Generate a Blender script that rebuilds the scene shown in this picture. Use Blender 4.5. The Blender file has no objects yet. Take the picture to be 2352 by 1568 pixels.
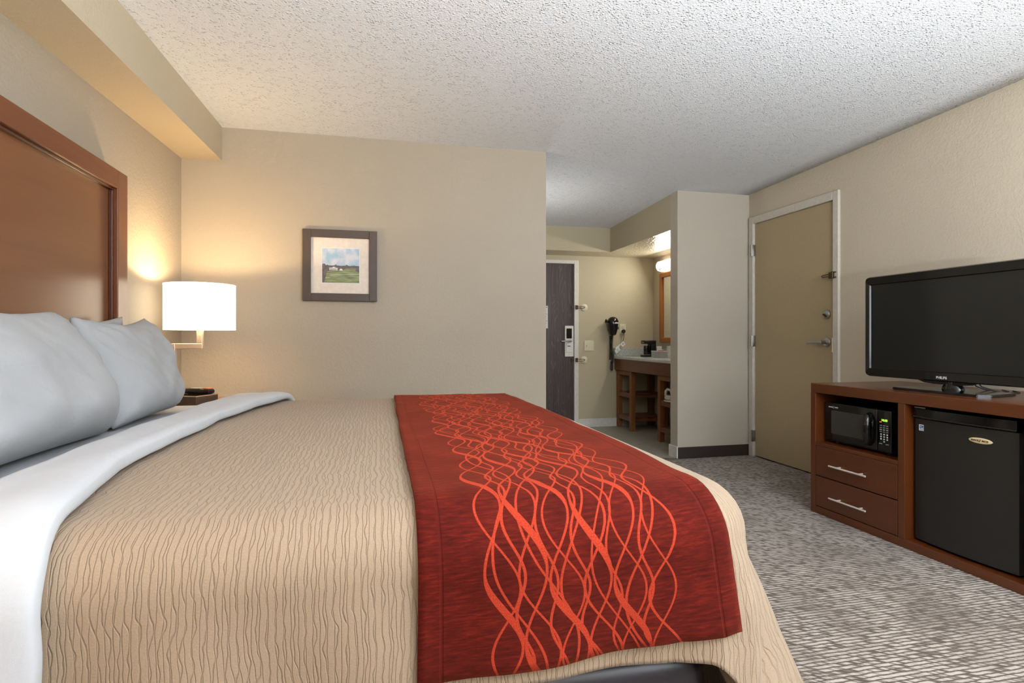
import bpy, bmesh, math, random
from mathutils import Vector, Matrix, noise

random.seed(7)
C = bpy.context.scene.collection
PI = math.pi

# ------------------------------------------------------------------ helpers
def lin(r, g, b):
    def f(v):
        v /= 255.0
        return v / 12.92 if v <= 0.04045 else ((v + 0.055) / 1.055) ** 2.4
    return (f(r), f(g), f(b), 1.0)

def world_loc(o):
    v = Vector((0, 0, 0))
    while o is not None:
        v += o.location
        o = o.parent
    return v

class B:
    """collects shapes (world coordinates) that become ONE mesh"""
    def __init__(self):
        self.bm = bmesh.new()

    def box(self, x0, x1, y0, y1, z0, z1, bev=0.0, seg=2, mi=0, rot=None):
        g = bmesh.ops.create_cube(self.bm, size=1.0)
        vs = g['verts']
        cx, cy, cz = (x0 + x1) / 2, (y0 + y1) / 2, (z0 + z1) / 2
        for v in vs:
            v.co = Vector((v.co.x * (x1 - x0), v.co.y * (y1 - y0), v.co.z * (z1 - z0)))
            if rot is not None:
                v.co = rot @ v.co
            v.co += Vector((cx, cy, cz))
        fs = set(f for v in vs for f in v.link_faces)
        for f in fs:
            f.material_index = mi
        if bev > 0:
            es = list(set(e for v in vs for e in v.link_edges))
            r = bmesh.ops.bevel(self.bm, geom=es, offset=bev, segments=seg, affect='EDGES', profile=0.5)
            for f in r['faces']:
                f.material_index = mi
        return self

    def prism(self, pts, d, mi=0):
        """polygon of 3-D points extruded by vector d"""
        d = Vector(d)
        a = [self.bm.verts.new(Vector(p)) for p in pts]
        b = [self.bm.verts.new(Vector(p) + d) for p in pts]
        n = len(pts)
        fs = [self.bm.faces.new(a[::-1]), self.bm.faces.new(b)]
        for i in range(n):
            fs.append(self.bm.faces.new((a[i], a[(i + 1) % n], b[(i + 1) % n], b[i])))
        for f in fs:
            f.material_index = mi
        return self

    def poly(self, pts, mi=0):
        f = self.bm.faces.new([self.bm.verts.new(Vector(p)) for p in pts])
        f.material_index = mi
        return self

    def cyl(self, p0, p1, r, r2=None, seg=20, cap=True, mi=0):
        p0, p1 = Vector(p0), Vector(p1)
        r2 = r if r2 is None else r2
        d = (p1 - p0).normalized()
        a = d.orthogonal().normalized()
        b = d.cross(a)
        A, Bv = [], []
        for i in range(seg):
            t = 2 * PI * i / seg
            u = a * math.cos(t) + b * math.sin(t)
            A.append(self.bm.verts.new(p0 + u * r))
            Bv.append(self.bm.verts.new(p1 + u * r2))
        for i in range(seg):
            f = self.bm.faces.new((A[i], A[(i + 1) % seg], Bv[(i + 1) % seg], Bv[i]))
            f.material_index = mi
        if cap:
            self.bm.faces.new(A[::-1]).material_index = mi
            self.bm.faces.new(Bv).material_index = mi
        return self

    def tube(self, pts, r, seg=10, mi=0):
        pts = [Vector(p) for p in pts]
        rings = []
        prev = None
        for i, p in enumerate(pts):
            d = (pts[min(i + 1, len(pts) - 1)] - pts[max(i - 1, 0)]).normalized()
            if prev is None:
                a = d.orthogonal().normalized()
            else:
                a = (prev - d * prev.dot(d)).normalized()
            prev = a
            b = d.cross(a)
            rr = r[i] if isinstance(r, (list, tuple)) else r
            rings.append([self.bm.verts.new(p + (a * math.cos(2 * PI * k / seg) + b * math.sin(2 * PI * k / seg)) * rr) for k in range(seg)])
        for A, Bv in zip(rings, rings[1:]):
            for k in range(seg):
                self.bm.faces.new((A[k], A[(k + 1) % seg], Bv[(k + 1) % seg], Bv[k])).material_index = mi
        self.bm.faces.new(rings[0][::-1]).material_index = mi
        self.bm.faces.new(rings[-1]).material_index = mi
        return self

    def lathe(self, prof, c, axis=(0, 0, 1), seg=32, mi=0, sx=1.0, sy=1.0):
        """prof: (radius, height) pairs turned about axis through c"""
        c = Vector(c)
        d = Vector(axis).normalized()
        a = Vector((1, 0, 0)) if abs(d.z) > 0.9 else Vector((0, 0, 1))
        a = (a - d * a.dot(d)).normalized()
        b = d.cross(a)
        rings = []
        for (r, h) in prof:
            rings.append([self.bm.verts.new(c + d * h + (a * math.cos(2 * PI * k / seg) * sx + b * math.sin(2 * PI * k / seg) * sy) * max(r, 1e-5)) for k in range(seg)])
        for A, Bv in zip(rings, rings[1:]):
            for k in range(seg):
                self.bm.faces.new((A[k], A[(k + 1) % seg], Bv[(k + 1) % seg], Bv[k])).material_index = mi
        self.bm.faces.new(rings[0][::-1]).material_index = mi
        self.bm.faces.new(rings[-1]).material_index = mi
        return self

    def grid(self, fn, nu, nv, uv=None, closed_u=False, mi=0):
        V = [[self.bm.verts.new(Vector(fn(i / (nu if closed_u else nu - 1), j / (nv - 1)))) for j in range(nv)] for i in range(nu)]
        lay = self.bm.loops.layers.uv.verify() if uv else None
        for i in range(nu if closed_u else nu - 1):
            for j in range(nv - 1):
                i2 = (i + 1) % nu
                f = self.bm.faces.new((V[i][j], V[i2][j], V[i2][j + 1], V[i][j + 1]))
                f.material_index = mi
                if lay is not None:
                    for l, (a, b) in zip(f.loops, ((i, j), (i + 1, j), (i + 1, j + 1), (i, j + 1))):
                        l[lay].uv = uv(a / (nu if closed_u else nu - 1), b / (nv - 1))
        return self

def obj(name, b, mat, parent=None, smooth=False, recalc=True, merge=False):
    bm = b.bm
    if merge:
        bmesh.ops.remove_doubles(bm, verts=bm.verts, dist=1e-5)
    if recalc:
        bmesh.ops.recalc_face_normals(bm, faces=bm.faces)
    off = world_loc(parent) if parent is not None else Vector((0, 0, 0))
    # origin of the mesh: middle of its box, at its lowest point
    xs = [v.co for v in bm.verts]
    lo = Vector((min(v.x for v in xs), min(v.y for v in xs), min(v.z for v in xs)))
    hi = Vector((max(v.x for v in xs), max(v.y for v in xs), max(v.z for v in xs)))
    org = Vector(((lo.x + hi.x) / 2, (lo.y + hi.y) / 2, lo.z))
    for v in bm.verts:
        v.co -= org
    me = bpy.data.meshes.new(name)
    bm.to_mesh(me)
    bm.free()
    for m in (mat if isinstance(mat, (list, tuple)) else [mat]):
        me.materials.append(m)
    if smooth:
        me.shade_smooth()
        if smooth != 'all':
            me.set_sharp_from_angle(angle=math.radians(38))
    o = bpy.data.objects.new(name, me)
    C.objects.link(o)
    o.parent = parent
    o.location = org - off
    return o

def tag(o, label, cat, group=None, kind=None):
    o['label'] = label
    o['category'] = cat
    if group: o['group'] = group
    if kind: o['kind'] = kind
    return o

def thing(name, label, cat, loc, group=None, kind=None):
    o = bpy.data.objects.new(name, None)
    C.objects.link(o)
    o.location = loc
    o.empty_display_size = 0.1
    return tag(o, label, cat, group, kind)

def dup(root, loc, label):
    def cp(o, par):
        n = o.copy()
        C.objects.link(n)
        if par is not None:
            n.parent = par
        for ch in list(o.children):
            cp(ch, n)
        return n
    r = cp(root, None)
    r.location = loc
    r['label'] = label
    return r

def lettering(name, text, size, mat, parent, loc, rot, extrude=0.0006, bold=0.0, sx=1.0):
    cu = bpy.data.curves.new(name, 'FONT')
    cu.body = text
    cu.size = size
    cu.align_x = 'CENTER'
    cu.align_y = 'CENTER'
    cu.extrude = extrude
    cu.offset = bold
    cu.materials.append(mat)
    tmp = bpy.data.objects.new(name + '_curve', cu)
    C.objects.link(tmp)
    dg = bpy.context.evaluated_depsgraph_get()
    me = bpy.data.meshes.new_from_object(tmp.evaluated_get(dg))
    bpy.data.objects.remove(tmp)
    bpy.data.curves.remove(cu)
    me.name = name
    o = bpy.data.objects.new(name, me)
    C.objects.link(o)
    o.parent = parent
    o.location = Vector(loc) - world_loc(parent)
    o.rotation_euler = rot
    o.scale = (sx, 1, 1)
    return o

# ------------------------------------------------------------------ materials
class NT:
    def __init__(self, name):
        self.m = bpy.data.materials.new(name)
        self.m.use_nodes = True
        self.t = self.m.node_tree
        self.bsdf = self.t.nodes['Principled BSDF']
        self.out = self.t.nodes['Material Output']
    def n(self, kind, **kw):
        x = self.t.nodes.new(kind)
        for k, v in kw.items():
            if k.startswith('_'):
                setattr(x, k[1:], v)
            else:
                s = x.inputs[int(k[1:])] if k[0] == 'i' and k[1:].isdigit() else x.inputs[k]
                if isinstance(v, bpy.types.NodeSocket):
                    self.t.links.new(v, s)
                else:
                    s.default_value = v
        return x
    def l(self, a, b):
        self.t.links.new(a, b)
    def math(self, op, a, b=None, c=None, clamp=False):
        x = self.t.nodes.new('ShaderNodeMath')
        x.operation = op
        x.use_clamp = clamp
        for i, v in enumerate((a, b, c)):
            if v is None: continue
            if isinstance(v, bpy.types.NodeSocket):
                self.t.links.new(v, x.inputs[i])
            else:
                x.inputs[i].default_value = v
        return x.outputs[0]
    def ramp(self, fac, stops, interp='LINEAR'):
        r = self.t.nodes.new('ShaderNodeValToRGB')
        r.color_ramp.interpolation = interp
        e = r.color_ramp.elements
        while len(e) < len(stops): e.new(0.5)
        for k, (p, c) in enumerate(stops):
            e[k].position = p
            e[k].color = c
        self.t.links.new(fac, r.inputs['Fac'])
        return r.outputs['Color']
    def mix(self, fac, a, b, mode='MIX'):
        x = self.t.nodes.new('ShaderNodeMix')
        x.data_type = 'RGBA'
        x.blend_type = mode
        for s, v in ((x.inputs[0], fac), (x.inputs[6], a), (x.inputs[7], b)):
            if isinstance(v, bpy.types.NodeSocket): self.t.links.new(v, s)
            else: s.default_value = v
        return x.outputs[2]
    def smooth(self, v, lo, hi, a=0.0, b=1.0):
        x = self.t.nodes.new('ShaderNodeMapRange')
        x.interpolation_type = 'SMOOTHSTEP'
        self.t.links.new(v, x.inputs['Value'])
        for k, w in (('From Min', lo), ('From Max', hi), ('To Min', a), ('To Max', b)):
            if isinstance(w, bpy.types.NodeSocket): self.t.links.new(w, x.inputs[k])
            else: x.inputs[k].default_value = w
        return x.outputs[0]
    def bump(self, h, strength, dist):
        x = self.n('ShaderNodeBump', Strength=strength, Distance=dist, Height=h)
        self.l(x.outputs[0], self.bsdf.inputs['Normal'])
        return x
    def col(self, c):
        s = self.bsdf.inputs['Base Color']
        if isinstance(c, bpy.types.NodeSocket): self.l(c, s)
        else: s.default_value = c
    def set(self, **kw):
        for k, v in kw.items():
            self.bsdf.inputs[k.replace('_', ' ')].default_value = v
        return self

def plain(name, rgb, rough=0.5, metal=0.0, spec=0.5, coat=0.0, wear=0.06):
    t = NT(name)
    nz = t.n('ShaderNodeTexNoise', Scale=40.0, Detail=3.0)
    tc = t.n('ShaderNodeTexCoord')
    t.l(tc.outputs['Object'], nz.inputs['Vector'])
    c = lin(*rgb)
    d = tuple(v * (1 - wear) for v in c[:3]) + (1,)
    e = tuple(min(1, v * (1 + wear)) for v in c[:3]) + (1,)
    t.col(t.ramp(nz.outputs['Fac'], [(0.3, d), (0.7, e)]))
    t.set(Roughness=rough, Metallic=metal, Specular_IOR_Level=spec, Coat_Weight=coat)
    return t.m

def emit(name, rgb, strength):
    t = NT(name)
    t.col(lin(*rgb))
    t.bsdf.inputs['Emission Color'].default_value = lin(*rgb)
    t.bsdf.inputs['Emission Strength'].default_value = strength
    return t.m

def wall_paint(name, rgb, scale=70.0, strength=0.21, dist=0.004, rough=0.55, spec=0.3):
    t = NT(name)
    tc = t.n('ShaderNodeTexCoord')
    n1 = t.n('ShaderNodeTexNoise', Scale=scale, Detail=3.0, Roughness=0.55, Distortion=0.6)
    n2 = t.n('ShaderNodeTexNoise', Scale=scale * 0.33, Detail=2.0)
    n3 = t.n('ShaderNodeTexNoise', Scale=1.3, Detail=2.0)
    for q in (n1, n2, n3): t.l(tc.outputs['Object'], q.inputs['Vector'])
    h = t.math('ADD', t.smooth(n1.outputs['Fac'], 0.42, 0.66), t.math('MULTIPLY', n2.outputs['Fac'], 0.6))
    t.bump(h, strength, dist)
    c = lin(*rgb)
    t.col(t.ramp(n3.outputs['Fac'], [(0.3, tuple(v * 0.97 for v in c[:3]) + (1,)), (0.7, tuple(v * 1.03 for v in c[:3]) + (1,))]))
    t.set(Roughness=rough, Specular_IOR_Level=spec)
    return t.m

def popcorn(name, rgb):
    t = NT(name)
    tc = t.n('ShaderNodeTexCoord')
    v = t.n('ShaderNodeTexVoronoi', Scale=82.0, Randomness=1.0)
    n1 = t.n('ShaderNodeTexNoise', Scale=110.0, Detail=3.0, Roughness=0.6)
    n2 = t.n('ShaderNodeTexNoise', Scale=28.0, Detail=2.0)
    for q in (v, n1, n2): t.l(tc.outputs['Object'], q.inputs['Vector'])
    blob = t.smooth(v.outputs['Distance'], 0.05, 0.42, 1.0, 0.0)
    blob = t.math('MULTIPLY', blob, t.smooth(n2.outputs['Fac'], 0.38, 0.6))
    h = t.math('ADD', blob, t.math('MULTIPLY', n1.outputs['Fac'], 0.7))
    t.bump(h, 0.9, 0.0075)
    t.col(lin(*rgb))
    t.set(Roughness=0.9, Specular_IOR_Level=0.2)
    return t.m

def wood(name, dark, light, axis='Z', rough=0.32, coat=0.25, scale=1.0, grain=0.55, spec=0.5):
    t = NT(name)
    tc = t.n('ShaderNodeTexCoord')
    st = {'X': (1.2, 22, 22), 'Y': (22, 1.2, 22), 'Z': (22, 22, 1.2)}[axis]
    mp = t.n('ShaderNodeMapping')
    mp.inputs['Scale'].default_value = tuple(s * scale for s in st)
    t.l(tc.outputs['Object'], mp.inputs['Vector'])
    n1 = t.n('ShaderNodeTexNoise', Scale=1.6, Detail=5.0, Roughness=0.6, Distortion=0.8)
    n2 = t.n('ShaderNodeTexNoise', Scale=7.0, Detail=3.0)
    t.l(mp.outputs[0], n1.inputs['Vector'])
    t.l(mp.outputs[0], n2.inputs['Vector'])
    f = t.math('ADD', t.math('MULTIPLY', n1.outputs['Fac'], 0.7), t.math('MULTIPLY', n2.outputs['Fac'], 0.3))
    d, e = lin(*dark), lin(*light)
    t.col(t.ramp(f, [(0.5 - grain / 2, d), (0.5 + grain / 2, e)]))
    t.bump(f, 0.05, 0.002)
    t.set(Roughness=rough, Coat_Weight=coat, Coat_Roughness=0.25, Specular_IOR_Level=spec)
    return t.m

def carpet():
    t = NT('carpet_weave')
    tc = t.n('ShaderNodeTexCoord')
    sep = t.n('ShaderNodeSeparateXYZ')
    t.l(tc.outputs['Object'], sep.inputs[0])
    X, Y = sep.outputs[0], sep.outputs[1]
    nz = t.n('ShaderNodeTexNoise', Scale=26.0, Detail=2.0)
    t.l(tc.outputs['Object'], nz.inputs['Vector'])
    yy = t.math('ADD', Y, t.math('MULTIPLY', t.math('SUBTRACT', nz.outputs['Fac'], 0.5), 0.009))
    row = t.math('FRACT', t.math('DIVIDE', yy, 0.0175))
    ridx = t.math('FLOOR', t.math('DIVIDE', yy, 0.0175))
    line = t.smooth(t.math('ABSOLUTE', t.math('SUBTRACT', row, 0.5)), 0.22, 0.46)       # dark ribs between rows
    # slanted dashes in each row, phase shifted row by row
    cb = t.n('ShaderNodeCombineXYZ')
    t.l(t.math('ADD', t.math('MULTIPLY', X, 42.0), t.math('MULTIPLY', row, 0.9)), cb.inputs[0])
    t.l(t.math('MULTIPLY', ridx, 3.71), cb.inputs[1])
    d = t.n('ShaderNodeTexNoise', Scale=1.0, Detail=2.0, Roughness=0.7)
    t.l(cb.outputs[0], d.inputs['Vector'])
    dash = t.smooth(d.outputs['Fac'], 0.35, 0.54)
    fine = t.n('ShaderNodeTexNoise', Scale=300.0, Detail=2.0)
    t.l(tc.outputs['Object'], fine.inputs['Vector'])
    big = t.n('ShaderNodeTexNoise', Scale=4.5, Detail=3.0)
    t.l(tc.outputs['Object'], big.inputs['Vector'])
    lt = t.math('MULTIPLY', dash, t.math('SUBTRACT', 1.0, t.math('MULTIPLY', line, 0.92)))
    lt = t.math('MULTIPLY', lt, t.smooth(big.outputs['Fac'], 0.25, 0.6, 0.62, 1.0))
    lt = t.math('ADD', lt, t.math('MULTIPLY', t.math('SUBTRACT', fine.outputs['Fac'], 0.5), 0.5), clamp=True)
    t.col(t.ramp(lt, [(0.0, lin(82, 71, 62)), (0.45, lin(120, 108, 97)), (1.0, lin(186, 174, 163))]))
    t.bump(lt, 0.5, 0.004)
    t.set(Roughness=0.95, Specular_IOR_Level=0.1)
    t.bsdf.inputs['Sheen Weight'].default_value = 0.15
    return t.m

def tile():
    t = NT('floor_tile')
    tc = t.n('ShaderNodeTexCoord')
    br = t.n('ShaderNodeTexBrick', Scale=1.0)
    br.offset = 0.0
    br.inputs['Color1'].default_value = lin(176, 170, 158)
    br.inputs['Color2'].default_value = lin(170, 165, 153)
    br.inputs['Mortar'].default_value = lin(150, 144, 134)
    br.inputs['Mortar Size'].default_value = 0.003
    br.inputs['Brick Width'].default_value = 0.3
    br.inputs['Row Height'].default_value = 0.3
    t.l(tc.outputs['Object'], br.inputs['Vector'])
    n1 = t.n('ShaderNodeTexNoise', Scale=9.0, Detail=4.0)
    t.l(tc.outputs['Object'], n1.inputs['Vector'])
    t.col(t.mix(0.35, br.outputs['Color'], t.ramp(n1.outputs['Fac'], [(0.3, lin(150, 144, 132)), (0.7, lin(188, 182, 170))])))
    t.set(Roughness=0.4)
    return t.m

def door_veneer():
    t = NT('dark_veneer')
    tc = t.n('ShaderNodeTexCoord')
    mp = t.n('ShaderNodeMapping')
    mp.inputs['Scale'].default_value = (9, 9, 1.1)
    t.l(tc.outputs['Object'], mp.inputs['Vector'])
    n0 = t.n('ShaderNodeTexNoise', Scale=1.1, Detail=1.0)
    t.l(mp.outputs[0], n0.inputs['Vector'])
    rings = t.math('FRACT', t.math('MULTIPLY', n0.outputs['Fac'], 14.0))
    ring = t.smooth(t.math('ABSOLUTE', t.math('SUBTRACT', rings, 0.5)), 0.3, 0.5)
    mp2 = t.n('ShaderNodeMapping')
    mp2.inputs['Scale'].default_value = (120, 120, 3)
    t.l(tc.outputs['Object'], mp2.inputs['Vector'])
    n2 = t.n('ShaderNodeTexNoise', Scale=1.0, Detail=3.0)
    t.l(mp2.outputs[0], n2.inputs['Vector'])
    f = t.math('ADD', t.math('MULTIPLY', ring, 0.22), t.math('MULTIPLY', n2.outputs['Fac'], 0.8))
    t.col(t.ramp(f, [(0.25, lin(58, 46, 46)), (0.6, lin(84, 70, 70)), (0.95, lin(132, 120, 122))]))
    t.set(Roughness=0.38)
    return t.m

def granite():
    t = NT('speckled_counter')
    tc = t.n('ShaderNodeTexCoord')
    v = t.n('ShaderNodeTexVoronoi', Scale=420.0)
    n1 = t.n('ShaderNodeTexNoise', Scale=170.0, Detail=4.0)
    t.l(tc.outputs['Object'], v.inputs['Vector'])
    t.l(tc.outputs['Object'], n1.inputs['Vector'])
    sp = t.n('ShaderNodeSeparateColor')
    t.l(v.outputs['Color'], sp.inputs[0])
    f = t.math('ADD', t.math('MULTIPLY', sp.outputs[0], 0.5), t.math('MULTIPLY', n1.outputs['Fac'], 0.5))
    t.col(t.ramp(f, [(0.2, lin(112, 116, 114)), (0.5, lin(176, 180, 176)), (0.8, lin(222, 224, 220))]))
    t.set(Roughness=0.22)
    return t.m

def linen(name, rgb, weave=900.0):
    t = NT(name)
    tc = t.n('ShaderNodeTexCoord')
    n1 = t.n('ShaderNodeTexNoise', Scale=9.0, Detail=4.0, Roughness=0.55, Distortion=0.4)
    n2 = t.n('ShaderNodeTexNoise', Scale=weave, Detail=1.0)
    for q in (n1, n2): t.l(tc.outputs['Object'], q.inputs['Vector'])
    t.bump(t.math('ADD', n1.outputs['Fac'], t.math('MULTIPLY', n2.outputs['Fac'], 0.04)), 0.22, 0.02)
    c = lin(*rgb)
    t.col(t.ramp(n2.outputs['Fac'], [(0.3, tuple(v * 0.97 for v in c[:3]) + (1,)), (0.7, c)]))
    t.set(Roughness=0.85, Specular_IOR_Level=0.2)
    t.bsdf.inputs['Sheen Weight'].default_value = 0.1
    return t.m

def spread_fabric():
    """beige matelasse: wandering raised cords running across the bed and down its side"""
    t = NT('bedspread_matelasse')
    uv = t.n('ShaderNodeUVMap')
    sep = t.n('ShaderNodeSeparateXYZ')
    t.l(uv.outputs[0], sep.inputs[0])
    U, V = sep.outputs[0], sep.outputs[1]
    total = None
    for k, (pitch, su, sv, amp, seed) in enumerate(((0.0105, 7.0, 10.0, 0.75, 1.3), (0.0145, 11.0, 14.0, 0.8, 7.7))):
        cb = t.n('ShaderNodeCombineXYZ')
        t.l(t.math('MULTIPLY', U, su), cb.inputs[0])
        t.l(t.math('MULTIPLY', V, sv), cb.inputs[1])
        cb.inputs[2].default_value = seed
        nz = t.n('ShaderNodeTexNoise', Scale=1.0, Detail=2.0, Roughness=0.55)
        t.l(cb.outputs[0], nz.inputs['Vector'])
        w = t.math('MULTIPLY', t.math('SUBTRACT', nz.outputs['Fac'], 0.5), amp * 3.0)
        fr = t.math('FRACT', t.math('ADD', t.math('DIVIDE', U, pitch), w))
        ln = t.smooth(t.math('ABSOLUTE', t.math('SUBTRACT', fr, 0.5)), 0.0, 0.13, 1.0, 0.0)
        total = ln if total is None else t.math('MAXIMUM', total, ln)
    wv = t.n('ShaderNodeTexNoise', Scale=400.0, Detail=2.0)
    t.l(uv.outputs[0], wv.inputs['Vector'])
    base = t.ramp(wv.outputs['Fac'], [(0.3, lin(152, 130, 107)), (0.7, lin(164, 143, 120))])
    t.col(t.mix(t.math('MULTIPLY', total, 0.25), base, lin(108, 84, 62)))
    t.bump(t.math('ADD', t.math('SUBTRACT', 1.0, total), t.math('MULTIPLY', wv.outputs['Fac'], 0.15)), 0.5, 0.004)
    t.set(Roughness=0.72, Specular_IOR_Level=0.3)
    t.bsdf.inputs['Sheen Weight'].default_value = 0.12
    return t.m

def runner_fabric(W):
    """red chenille with orange strands weaving along the length; u across (metres), v along (metres)"""
    t = NT('runner_chenille')
    uv = t.n('ShaderNodeUVMap')
    sep = t.n('ShaderNodeSeparateXYZ')
    t.l(uv.outputs[0], sep.inputs[0])
    U, V = sep.outputs[0], sep.outputs[1]
    rnd = random.Random(11)
    mask = None
    cols = 6
    sp_ = W * 0.106
    strands = []
    for c in range(cols):
        u0 = W * 0.235 + sp_ * c
        ph = (0.4, 3.6, 0.9, 4.3, 1.4, 5.0)[c]
        lam = (0.245, 0.262, 0.238, 0.256, 0.248, 0.236)[c]
        strands.append((u0, lam, sp_ * 0.44, ph, 'thick' if c != 5 else 'thin'))      # ribbon that swells where it leans
        strands.append((u0 + 0.004, lam * 0.97, sp_ * 0.46, ph + PI + 0.35, 'thin'))   # its mirror, so that the pair forms lenses
        if c < 5:
            strands.append((u0 + sp_ * 0.5, lam * 1.55, sp_ * 0.62, ph * 1.7 + 1.0, 'thin'))
            strands.append((u0 + sp_ * 0.55, lam * 0.62, sp_ * 0.20, ph * 2.3, 'thin'))
    for (u0, lam, A, ph, kind) in strands:
        ang = t.math('MULTIPLY_ADD', V, 2 * PI / lam, ph)
        c = t.math('MULTIPLY', t.math('SINE', ang), A)
        c2 = t.math('MULTIPLY', t.math('SINE', t.math('MULTIPLY_ADD', V, 2 * PI / 0.61, u0 * 9.0)), 0.010)
        dist = t.math('ABSOLUTE', t.math('SUBTRACT', t.math('SUBTRACT', U, u0), t.math('ADD', c, c2)))
        if kind == 'thick':
            w = t.math('MULTIPLY_ADD', t.math('MAXIMUM', t.math('COSINE', t.math('ADD', ang, PI)), 0.0), 0.0050, 0.0025)
        else:
            w = rnd.uniform(0.0020, 0.0028)
        inv = t.math('SUBTRACT', w, dist)
        m = t.smooth(inv, -0.0006, 0.0009)
        mask = m if mask is None else t.math('MAXIMUM', mask, m)
    # plush base with streaks that run across the runner
    cb = t.n('ShaderNodeCombineXYZ')
    t.l(t.math('MULTIPLY', U, 30.0), cb.inputs[0])
    t.l(t.math('MULTIPLY', V, 190.0), cb.inputs[1])
    st = t.n('ShaderNodeTexNoise', Scale=1.0, Detail=4.0, Roughness=0.65)
    t.l(cb.outputs[0], st.inputs['Vector'])
    bl = t.n('ShaderNodeTexNoise', Scale=9.0, Detail=3.0)
    t.l(uv.outputs[0], bl.inputs['Vector'])
    f = t.math('ADD', t.math('MULTIPLY', st.outputs['Fac'], 0.65), t.math('MULTIPLY', bl.outputs['Fac'], 0.35))
    base = t.ramp(f, [(0.3, lin(48, 9, 6)), (0.52, lin(84, 19, 12)), (0.75, lin(126, 36, 23))])
    # stitched hem line 3 cm inside the edges
    e = t.math('MINIMUM', U, t.math('SUBTRACT', W, U))
    seam = t.smooth(t.math('ABSOLUTE', t.math('SUBTRACT', e, 0.036)), 0.0012, 0.0035, 1.0, 0.0)
    base = t.mix(t.math('MULTIPLY', seam, 0.6), base, lin(84, 20, 14))
    tw = t.n('ShaderNodeTexNoise', Scale=500.0, Detail=1.0)
    t.l(uv.outputs[0], tw.inputs['Vector'])
    orange = t.ramp(tw.outputs['Fac'], [(0.3, lin(150, 42, 24)), (0.7, lin(184, 66, 42))])
    t.col(t.mix(mask, base, orange))
    h = t.math('SUBTRACT', t.math('ADD', t.math('MULTIPLY', f, 0.7), t.math('MULTIPLY', mask, 0.25)), t.math('MULTIPLY', seam, 0.9))
    t.bump(h, 0.55, 0.004)
    t.set(Roughness=0.9, Specular_IOR_Level=0.12)
    t.bsdf.inputs['Sheen Weight'].default_value = 0.20
    t.bsdf.inputs['Sheen Roughness'].default_value = 0.45
    t.bsdf.inputs['Sheen Tint'].default_value = lin(255, 120, 80)
    return t.m

M = {}
M['wall'] = wall_paint('tan_wall_paint', (173, 162, 145))
M['closet'] = wall_paint('pale_tan_paint', (196, 187, 172))
M['wallfar'] = wall_paint('olive_tan_paint', (188, 177, 150), strength=.14)
M['wallright'] = wall_paint('taupe_wall_paint', (204, 191, 170))
M['soffit'] = wall_paint('soffit_paint', (196, 182, 156))
M['ceil'] = popcorn('popcorn_ceiling', (232, 235, 240))
M['vceil'] = wall_paint('satin_ceiling_paint', (206, 194, 166), scale=45, strength=0.5, rough=0.22, spec=0.5)
M['carpet'] = carpet()
M['tile'] = tile()
M['white_trim'] = plain('white_trim_paint', (218, 214, 208), 0.4)
M['cream_trim'] = plain('cream_trim_paint', (206, 198, 186), 0.4)
M['dark_base'] = plain('dark_vinyl_base', (56, 48, 44), 0.45)
M['door_tan'] = plain('tan_door_paint', (174, 156, 122), 0.42, wear=0.02)
M['veneer'] = door_veneer()
M['steel'] = plain('brushed_steel', (176, 174, 172), 0.32, 1.0)
M['nickel'] = plain('satin_nickel', (196, 184, 172), 0.36, 0.85)
M['pull'] = plain('polished_pull_metal', (236, 226, 216), 0.3, 0.5)
M['bronze'] = plain('antique_brass', (92, 76, 56), 0.35, 0.9)
M['head'] = wood('headboard_veneer', (106, 62, 32), (134, 82, 44), 'Y', 0.29, 0.22, 0.35, 0.9, 0.5)
M['headrail'] = wood('headboard_rail_wood', (98, 52, 26), (128, 72, 38), 'Y', 0.33, 0.10, 0.5, 0.9, 0.4)
M['headpost'] = wood('headboard_post_wood', (98, 52, 26), (128, 72, 38), 'Z', 0.30, 0.18, 0.5, 0.9, 0.5)
M['bead'] = wood('bead_wood', (70, 32, 18), (94, 46, 26), 'Z', 0.3, 0.2, 0.5, 0.9)
M['console'] = wood('console_wood', (76, 37, 13), (104, 53, 22), 'Y', 0.28, 0.3, 0.6, 0.9)
M['console_v'] = wood('console_wood_upright', (76, 37, 13), (104, 53, 22), 'Z', 0.28, 0.3, 0.6, 0.9)
M['drawer'] = wood('drawer_front_wood', (74, 36, 12), (98, 50, 20), 'Y', 0.3, 0.3, 0.6, 0.9)
M['vanity'] = wood('vanity_wood', (98, 56, 34), (126, 76, 48), 'Y', 0.35, 0.2, 0.8)
M['vanity_leg'] = wood('vanity_leg_wood', (112, 66, 32), (150, 94, 48), 'Z', 0.4, 0.1, 0.8)
M['night'] = wood('nightstand_wood', (150, 90, 46), (184, 118, 64), 'X', 0.35, 0.2, 0.8)
M['oak'] = wood('mirror_frame_oak', (150, 86, 36), (196, 122, 58), 'Z', 0.4, 0.15, 0.9)
M['granite'] = granite()
M['sheet'] = linen('white_sheet', (190, 192, 196))
M['pillow'] = linen('pillowcase', (168, 170, 173))
M['spread'] = spread_fabric()
M['black_gloss'] = plain('gloss_black_plastic', (14, 14, 15), 0.12, spec=0.6)
M['black'] = plain('black_plastic', (24, 24, 25), 0.35)
M['black_tex'] = plain('black_textured_steel', (34, 33, 31), 0.42)
M['black_in'] = plain('dark_interior', (12, 9, 7), 0.7)
M['screen'] = plain('dark_screen_glass', (30, 31, 30), 0.14, spec=0.5)
M['oven_glass'] = plain('oven_window_glass', (62, 60, 58), 0.16, spec=0.5)
M['vinyl'] = plain('dark_vinyl_upholstery', (40, 35, 42), 0.34, spec=0.5)
M['white_plastic'] = plain('white_plastic', (226, 224, 218), 0.4)
M['almond'] = plain('almond_plastic', (214, 208, 180), 0.4)
M['paper'] = plain('white_paper', (232, 230, 228), 0.8)
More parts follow.
